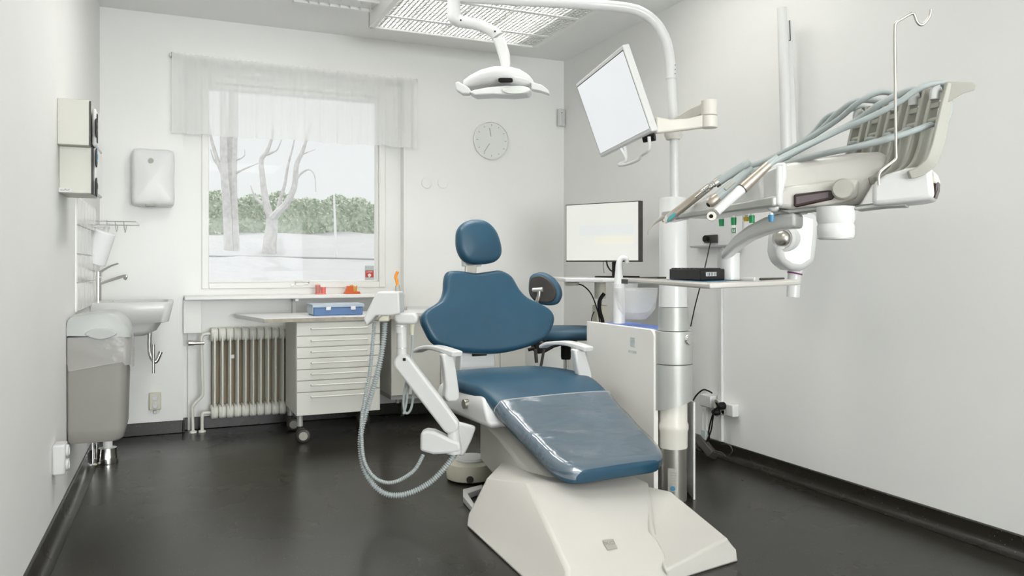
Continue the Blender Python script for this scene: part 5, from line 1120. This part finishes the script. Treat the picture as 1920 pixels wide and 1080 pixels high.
# tails (rear ends) and tips of the five instruments, nearest first
ins = [((1332, 408, 1.60), (1444, 306, 1.62)), ((1328, 384, 1.72), (1400, 322, 1.74)), ((1330, 352, 1.76), (1398, 308, 1.74)), ((1304, 370, 1.92), (1348, 336, 1.88)), ((1218, 437, 2.02), (1334, 347, 1.98))]
tops = []
def I(p): return at(*p)
def between(a, b, t): return I(a).lerp(I(b), t)
hose_mid = [[(1480, 288, 1.62), (1560, 250, 1.60), (1620, 225, 1.56), (1680, 195, 1.53), (1725, 165, 1.51)],
            [(1440, 312, 1.75), (1520, 270, 1.70), (1600, 230, 1.64), (1650, 195, 1.59), (1695, 173, 1.57)],
            [(1430, 303, 1.80), (1500, 270, 1.76), (1570, 225, 1.70), (1610, 192, 1.65), (1650, 173, 1.63)],
            [(1380, 322, 1.88), (1460, 290, 1.82), (1530, 250, 1.76), (1570, 212, 1.72), (1605, 190, 1.69)],
            [(1360, 335, 1.98), (1430, 305, 1.90), (1510, 262, 1.82), (1550, 220, 1.78), (1580, 210, 1.74)]]
tipn = ['white', 'curing', 'motor', 'turbine', 'scaler']
for i in range(5):
    a, b = ins[i]; A0, B0 = I(a), I(b); dv = (B0-A0)
    L = dv.length; dvn = dv.normalized()
    lab = ['white handpiece with round camera tip nearest the camera on the unit', 'handpiece with brown metal nose second nearest the camera', 'short handpiece with ribbed chrome coupling in the middle of the row', 'slim bare chrome coupling second farthest in the instrument row', 'grey scaler handpiece with turquoise ring and curved tip hanging farthest left'][i]
    g_ = thing('handpiece', A0, lab, 'handpiece', 'instruments on the delivery unit')
    def seg(t0, t1, r0, r1, nm, m_, par=None, n=20): m = MB(); m.cyl(A0+dv*t0, A0+dv*t1, r0, r1, n); return m.build(nm, m_, par or g_)
    if i == 0:
        seg(.10, .52, .0080, .0105, 'barrel', 'plastic'); seg(.52, .535, .0112, .0112, 'ring', 'charcoal'); seg(.535, .97, .0112, .0085, 'grip', 'handle_brown'); 
        m = MB(); m.lathe(A0+dv*.02, [(.0085, -.009), (.0095, -.006), (.0095, .006), (.0085, .009)], (cF*.6+cR*.2).normalized(), 24); hd_ = m.build('round_head', 'unit_cream', g_)
        m = MB(); m.lathe(A0+dv*.02-(cF*.6+cR*.2).normalized()*.0095, [(.004, 0), (.004, -.001), (.001, -.001)], (cF*.6+cR*.2).normalized(), 16); m.build('lens', 'black', hd_)
    elif i == 1:
        m = MB(); m.tube([A0, A0+dv*.05, A0+dv*.16, A0+dv*.22], [.006, .0105, .0115, .0105], 20, sm=0); m.build('nose', 'handle_brown', g_); seg(-.01, .0, .0052, .0052, 'tip_opening', 'black'); seg(.22, .98, .0108, .0095, 'barrel', 'hose')
        m = MB(); q = A0+dv*.52-cF*.0095+V((0, 0, .003)); m.tube([q-dvn*.014, q+dvn*.014], .004, 10, sm=0); m.build('switch', 'putty', g_)
    elif i == 2:
        seg(0, .16, .0045, .0045, 'connector', 'steel'); seg(.05, .08, .0058, .0058, 'ring', 'chrome'); seg(.11, .14, .0062, .0062, 'ring', 'chrome'); seg(.16, .26, .011, .011, 'flange', 'chrome'); seg(.26, .98, .0095, .008, 'barrel', 'hose')
    elif i == 3:
        seg(0, .3, .0022, .003, 'connector', 'chrome'); seg(.3, .62, .0055, .0058, 'ribbed_coupling', 'chrome'); seg(.62, 1.0, .0075, .007, 'barrel', 'hose')
        for k in range(4): seg(.32+k*.08, .35+k*.08, .0066, .0066, 'ring', 'steel')
    else:
        m = MB(); m.tube([I((1215, 441, 2.02)), I((1217, 430, 2.02)), I((1228, 418, 2.02)), I((1246, 406, 2.01))], [.0012, .002, .0032, .006], 12); m.build('curved_tip', 'putty', g_)
        seg(.24, .31, .0060, .0105, 'nose', 'unit_cream'); seg(.31, .40, .0108, .0112, 'coloured_ring', 'putty')
        m = MB(); q = A0+dv*.345-cF*.0065; m.pillow([(-.011, -.007), (.011, -.007), (.012, .004), (-.010, .005)], .005, .004, lambda u, v, w_: q+dvn*u+V((0, 0, v))-cF*w_*1.2); m.build('turquoise_mark', 'teal', g_)
        seg(.40, .98, .0112, .0095, 'barrel', 'handle_brown')
    # hose: from the rear end over the whip top, then back under the roller to the unit
    top = W_(1764, 162, i); hm = [I(p) for p in hose_mid[i]]
    hp = [B0-dv*.03]+hm+[top+V((0, 0, .006)), W_(1776, 168, i, .002), W_(1782, 195, i, .002), W_(1774, 225, i), W_(1752, 232, i), W_(1738, 236, i)]
    low = [(1700, 250, 1.52), (1640, 268, 1.54), (1560, 285, 1.60), (1490, 302, 1.70), (1455, 312, 1.76)]
    hp += [I((x-i*16, y+i*3.5, Z+i*.045)) for x, y, Z in low[:3]]+[I((low[3][0]-6*i, low[3][1]+i*1.5, low[3][2]+.02*i)), I((low[4][0]-4*i, low[4][1]+2*i, low[4][2]+.02*i))]
    m = MB(); m.tube(hp, .0058 if i != 1 else .0066, 10, sm=8); m.build('hose', 'hose', g_, ang=80)
    seg(.95, 1.12, .0085, .0062, 'strain_relief', 'hose')
# tray arm: arched arm and post, tray
TT = T = thing('tray_table', at(1330, 530, 2.0), 'thin white tray table on an arched arm in front of the column', 'tray')
za_ = [(1499, 400, 428, 1.70), (1470, 402, 430, 1.74), (1440, 409, 438, 1.79), (1410, 424, 450, 1.86), (1385, 443, 466, 1.92), (1360, 474, 488, 2.0)]
rings = []
for x, yt, yb_, Z in za_:
    p = at(x, yt, Z); q = at(x, yb_, Z); s_ = (cF*.75+cR*.55).normalized()*.034
    rings.append([p-s_, p+s_, q+s_*.9, q-s_*.9])
m = MB(); m.loft(rings); m.build('arched_arm', 'plastic', T, bevel=.008, seg=3)
q = at(1478, 400, 1.76); m = MB(); m.cyl(at(1482, 402, 1.74), at(1482, 392, 1.74), .035); m.build('top_pivot', 'plastic', T)
m = MB(); q = at(1366, 480, 2.02); m.cyl((q.x, q.y, zz(474, 2.02)), (q.x, q.y, 1.047), .0145*1.9); m.build('post', 'plastic', T)
zt_ = 1.045
tp_ = [(1165, 522.5, 2.45), (1325, 531, 1.72), (1333, 531, 1.71), (1498, 524, 2.06), (1502, 522, 2.12), (1350, 515, 3.0)]
tc_ = [at(x, 500, Z) for x, y, Z in tp_]; tc_ = [V((p.x, p.y, zt_-.013)) for p in tc_]
m = MB(); m.prism(tc_, (0, 0, .013)); m.build('top', 'plastic_warm', TT, bevel=.004)
m = MB(); c0_, c1_ = tc_[1].lerp(tc_[0], .0), tc_[2]; m.prism([V((at(x, 500, Z).x, at(x, 500, Z).y, zt_)) for x, Z in ((1250, 2.13), (1300, 1.88), (1325, 1.79), (1345, 1.84), (1372, 1.98), (1395, 2.1), (1300, 2.28))], (0, 0, .0012)); m.build('liner', 'blue_cap', TT)
m = MB(); p = tc_[0]; m.prism([p+V((0, 0, -.004)), p.lerp(tc_[1], .10)+V((0, 0, -.004)), p.lerp(tc_[1], .10)+V((0, 0, .010)), p+V((0, 0, .010))], -cF*.006); m.build('rim_end', 'charcoal', TT)
# black box on tray
T = thing('equipment_box', at(1307, 525, 1.95), 'small black box with a white ribbed port standing on the tray', 'box')
kb = [at(1255, 500, 2.10), at(1313, 500, 1.86), at(1359, 500, 1.98), at(1300, 500, 2.24)]
m = MB(); m.prism([V((p.x, p.y, zt_+.0015)) for p in kb], (0, 0, .028)); m.build('case', 'black', T, bevel=.003)
m = MB(); a_, b_ = kb[1].lerp(kb[2], .22), kb[1].lerp(kb[2], .62); dn = (b_-a_).normalized().cross(V((0, 0, 1))); m.prism([V((a_.x, a_.y, zt_+.012)), V((b_.x, b_.y, zt_+.012)), V((b_.x, b_.y, zt_+.022)), V((a_.x, a_.y, zt_+.022))], dn*.002 if dn.dot(cF) < 0 else -dn*.002); pr = m.build('port', 'plastic', T)
for k in range(6):
    m = MB(); p = a_.lerp(b_, .1+k*.16); dq = (dn if dn.dot(cF) < 0 else -dn); m.box((p.x+dq.x*.0024, p.y+dq.y*.0024, zt_+.017), (.0016, .0016, .008)); m.build('port_pin', 'charcoal', pr)
for k in range(7): m = MB(); a_ = kb[0].lerp(kb[1], .1+.13*k); b_ = kb[3].lerp(kb[2], .1+.13*k); m.tube([V((a_.x, a_.y, zt_+.030)), V((b_.x, b_.y, zt_+.030))], .0022, 6, sm=0); m.build('top_rib', 'charcoal', T)
m = MB(); m.tube([at(1376, 522, 2.05), at(1394, 523, 2.02), at(1415, 524, 2.0)], [.003, .005, .006], 12, sm=0)
o = m.build('pen', 'cup_white'); tag(o, 'white pen shaped tool lying on the tray right of the black box', 'tool')
m = MB(); m.tube([at(1425, 523.5, 2.02), at(1470, 522, 2.06)], [.003, .0025], 8, sm=0); o = m.build('probe', 'charcoal'); tag(o, 'thin dark probe lying at the right end of the tray', 'tool')
m = MB(); m.slab([(1178, 520), (1232, 519), (1232, 523), (1178, 524)], vpl(1178, 2.5, 1236, 2.3)[:2], .03); o = m.build('flat_pad', 'charcoal'); tag(o, 'dark flat strip lying on the left end of the tray', 'strip')
# thin black wire from the wall box past the tray
cable([onright(1333, 450, .05), at(1322, 500, 4.0), at(1312, 540, 3.95), at(1303, 575, 3.95), at(1295, 612, 3.95)], .003, 'thin black wire hanging from the switch on the wall box')
# =================================================================== X-RAY UNIT
T = thing('xray_unit', onright(1472, 280, .1), 'wall mounted xray unit with tall folded arm and head behind the tray arm', 'xray unit')
Zx = (onright(1472, 280, .14)-C0).dot(cF)
m = MB(); m.tube([at(1466, 15, Zx), at(1470, 120, Zx), at(1478, 400, Zx)], [.023, .026, .028], 24, sm=0); m.build('tube', 'plastic', T)
Zx2 = (onright(1486, 200, .05)-C0).dot(cF)
m = MB(); m.slab([(1477, 38), (1486, 38), (1495, 290), (1484, 290)], vpl(1470, Zx2, 1490, Zx2)[:2], .03); m.build('wall_channel', 'plastic', T, bevel=.004)
m = MB(); m.slab([(1480, 38), (1481.5, 38), (1483, 76), (1479, 76.5), (1479, 75), (1481.5, 74.5)], vpl(1470, Zx2-.004, 1490, Zx2-.004)[:2], .003); m.build('slot', 'charcoal', T)
m = MB(); m.box(at(1488, 283, Zx2-.005), (.01, .01, .01)); m.build('screw', 'black', T)
ZH = Zx-.35
h1, h2, h3 = vpl(1450, ZH, 1540, ZH)
m = MB(); m.slab([(1474, 396), (1510, 394), (1537, 402), (1537, 430), (1531, 492), (1514, 503), (1505, 508), (1482, 506), (1462, 492), (1457, 470), (1460, 430)], (h1, h2), .16); m.build('head_housing', 'plastic', T, bevel=.03, seg=4)
q = hit(1470, 447, h1, h2); ha = (-cF*.72-cR*.69).normalized()
m = MB(); m.lathe(q+cF*.03+cR*.02, [(.058, -.03), (.062, .0), (.060, .035), (.048, .042), (.044, .034), (.001, .034)], ha, 36); m.build('joint_housing', 'plastic', T)
m = MB(); m.lathe(q+cF*.03+cR*.02, [(.036, .034), (.036, .044), (.028, .056), (.012, .062), (.001, .063)], ha, 32); m.build('joint_cap', 'steel', T)
m = MB(); p0 = at(1493, 500, ZH+.07); m.cyl(p0, at(1490, 516, ZH+.07), .036, .030); m.cyl(at(1490, 514, ZH+.07), at(1487, 557, ZH+.07), .030, .029); m.build('cone', 'plastic', T)
m = MB(); m.cyl(at(1490.5, 511.5, ZH+.07), at(1490, 514, ZH+.07), .0345, .0325); m.build('purple_ring', 'purple', T)
m = MB(); m.tube([at(1512, 398, ZH+.08), at(1500, 375, ZH+.15), at(1478, 370, Zx)], .028, 16); m.build('yoke', 'plastic', T)
# =================================================================== RIGHT WALL FITTINGS
def rbox(m, xa, ya, xb, yb_, off0, off1):
    a = onright(xa, ya, off1); b = onright(xb, yb_, off1); m.bb((XR-off1, b.y, min(a.z, b.z)), (XR-off0, a.y, max(a.z, b.z)))
T = thing('control_box', onright(1340, 465, .02), 'white wall box with black switch behind the instrument unit', 'control box')
m = MB(); rbox(m, 1291, 398, 1375, 462, .0, .07); m.build('housing', 'plastic', T, bevel=.012)
m = MB(); rbox(m, 1320, 441, 1342, 455, .069, .085); m.build('switch_plate', 'charcoal', T, bevel=.002)
m = MB(); q = onright(1326, 448, .09); m.lathe(q, [(.018, 0), (.018, .02), (.001, .02)], (-1, 0, 0), 16); m.build('switch', 'black', T)
m = MB(); rbox(m, 1371, 427, 1380, 437, .069, .072); sg = m.build('green_label', 'cup_white', T)
m = MB(); g1 = onright(1372, 428.5, .0735); g2 = onright(1379, 435.5, .0735); 
for a_, b_ in (((g1.y, g1.z), (g1.y, g2.z)), ((g2.y, g1.z), (g2.y, g2.z)), ((g1.y, g1.z), (g2.y, g1.z)), ((g1.y, g2.z), (g2.y, g2.z))): m.bb((g1.x, min(a_[0], b_[0])-.002, min(a_[1], b_[1])-.002), (g1.x+.0015, max(a_[0], b_[0])+.002, max(a_[1], b_[1])+.002))
m.build('label_border', 'green', sg); text('arrow', '7', V((g1.x, (g1.y+g2.y)/2, (g1.z+g2.z)/2)), .02, 'green', sg, face_rot((-1, 0, 0)))
T = thing('cable_conduit', onright(1349, 830, .0), 'thin white cable conduit running down the right wall to the skirting', 'conduit')
q = onright(1349, 465, .02); q2 = onright(1349, 822, .02); m = MB(); m.bb((XR-.018, q.y-.014, .085), (XR, q.y+.014, q.z)); m.build('channel', 'plastic', T, bevel=.003)
m = MB(); m.cyl((XR-.02, q.y-.03, q.z-.02), (XR-.02, q.y-.03, q.z+.01), .01); m.build('junction', 'plastic', T)
T = thing('socket_box', onright(1355, 785), 'white quadruple socket with two black plugs low on the right wall', 'socket')
m = MB(); rbox(m, 1337, 751, 1374, 783, .0, .045); m.build('housing', 'plastic', T, bevel=.006)
for x, y in ((1343.5, 755), (1355, 763), (1344, 775), (1355, 772)):
    m = MB(); m.lathe(onright(x, y, .046), [(.020, -.002), (.020, .002), (.016, .003), (.015, -.001), (.001, -.001)], (-1, 0, 0), 20); m.build('socket', 'putty', T)
pl1 = onright(1354, 761, .06); pl2 = onright(1344, 772, .06)
for p, nm, pts in ((pl1, 'black mains plug in the upper right socket of the quadruple outlet', [(1348, 762), (1341, 768), (1334, 785), (1329, 808), (1330, 822), (1325, 828)]), (pl2, 'black mains plug in the lower left socket of the quadruple outlet', [(1338, 775), (1336, 790), (1333, 808), (1326, 826), (1324, 832)])):
    g_ = thing('mains_plug', p, nm, 'plug'); m = MB(); m.lathe(p, [(.021, -.012), (.021, .012), (.016, .02), (.010, .03), (.001, .03)], (-1, 0, 0), 24); m.build('body', 'black', g_)
    m = MB(); m.tube([p+V((-.028, 0, 0))]+[onright(x, y, .10) for x, y in pts], .0045, 8); m.build('cord', 'black', g_)
T = thing('mains_adapter', onright(1308, 767), 'white plug in adapter on the right wall beside the column', 'adapter')
m = MB(); rbox(m, 1312, 738, 1332, 766, .0, .05); m.build('housing', 'plastic', T, bevel=.006)
for x in (1318, 1325): q = onright(x, 767, .025); m = MB(); m.tube([q, V((q.x, q.y, .10))], .004, 8, sm=0); m.build('cord', 'plastic', T)
cable([onright(1297, 757, .12), onright(1305, 742, .10), onright(1318, 731, .09), onright(1328, 733, .06), onright(1335, 737, .03)], .0045, 'black cable arching from behind the column to the wall above the adapter')
# power bricks on the floor by the skirting
for (x, y, sx, lab, k) in ((1324, 838, 1, 'larger black power supply brick leaning on the right skirting', 0), (1307, 826, .8, 'smaller black power brick lying behind the larger one', 1)):
    p = onright(x, y, .11 if k == 0 else .07); p.z = max(p.z, .06)
    T = thing('power_brick', V((p.x, p.y, .0)), lab, 'power supply')
    m = MB(); m.box(p, (.07*sx, .15*sx, .045*sx), Matrix.Rotation(.5, 3, 'X') @ Matrix.Rotation(.5, 3, 'Y')); m.build('case', 'charcoal', T, bevel=.006)
    m = MB(); m.tube([p+V((0, -.05, -.01)), onright(1352, 848, .08), onright(1363, 856, .07), onright(1373, 845, .06), onright(1366, 834, .06), onright(1352, 833, .06)] if k == 0 else [p+V((0, .03, 0)), onright(1300, 823, .06), onright(1297, 815, .05)], .003, 8); m.build('cord', 'charcoal', T)
m = MB(); q = onright(1321, 815, .10); m.box(q, (.02, .04, .05)); o = m.build('tag_label', 'sticker_grey'); tag(o, 'small pale tag on the black cords above the power bricks', 'tag')
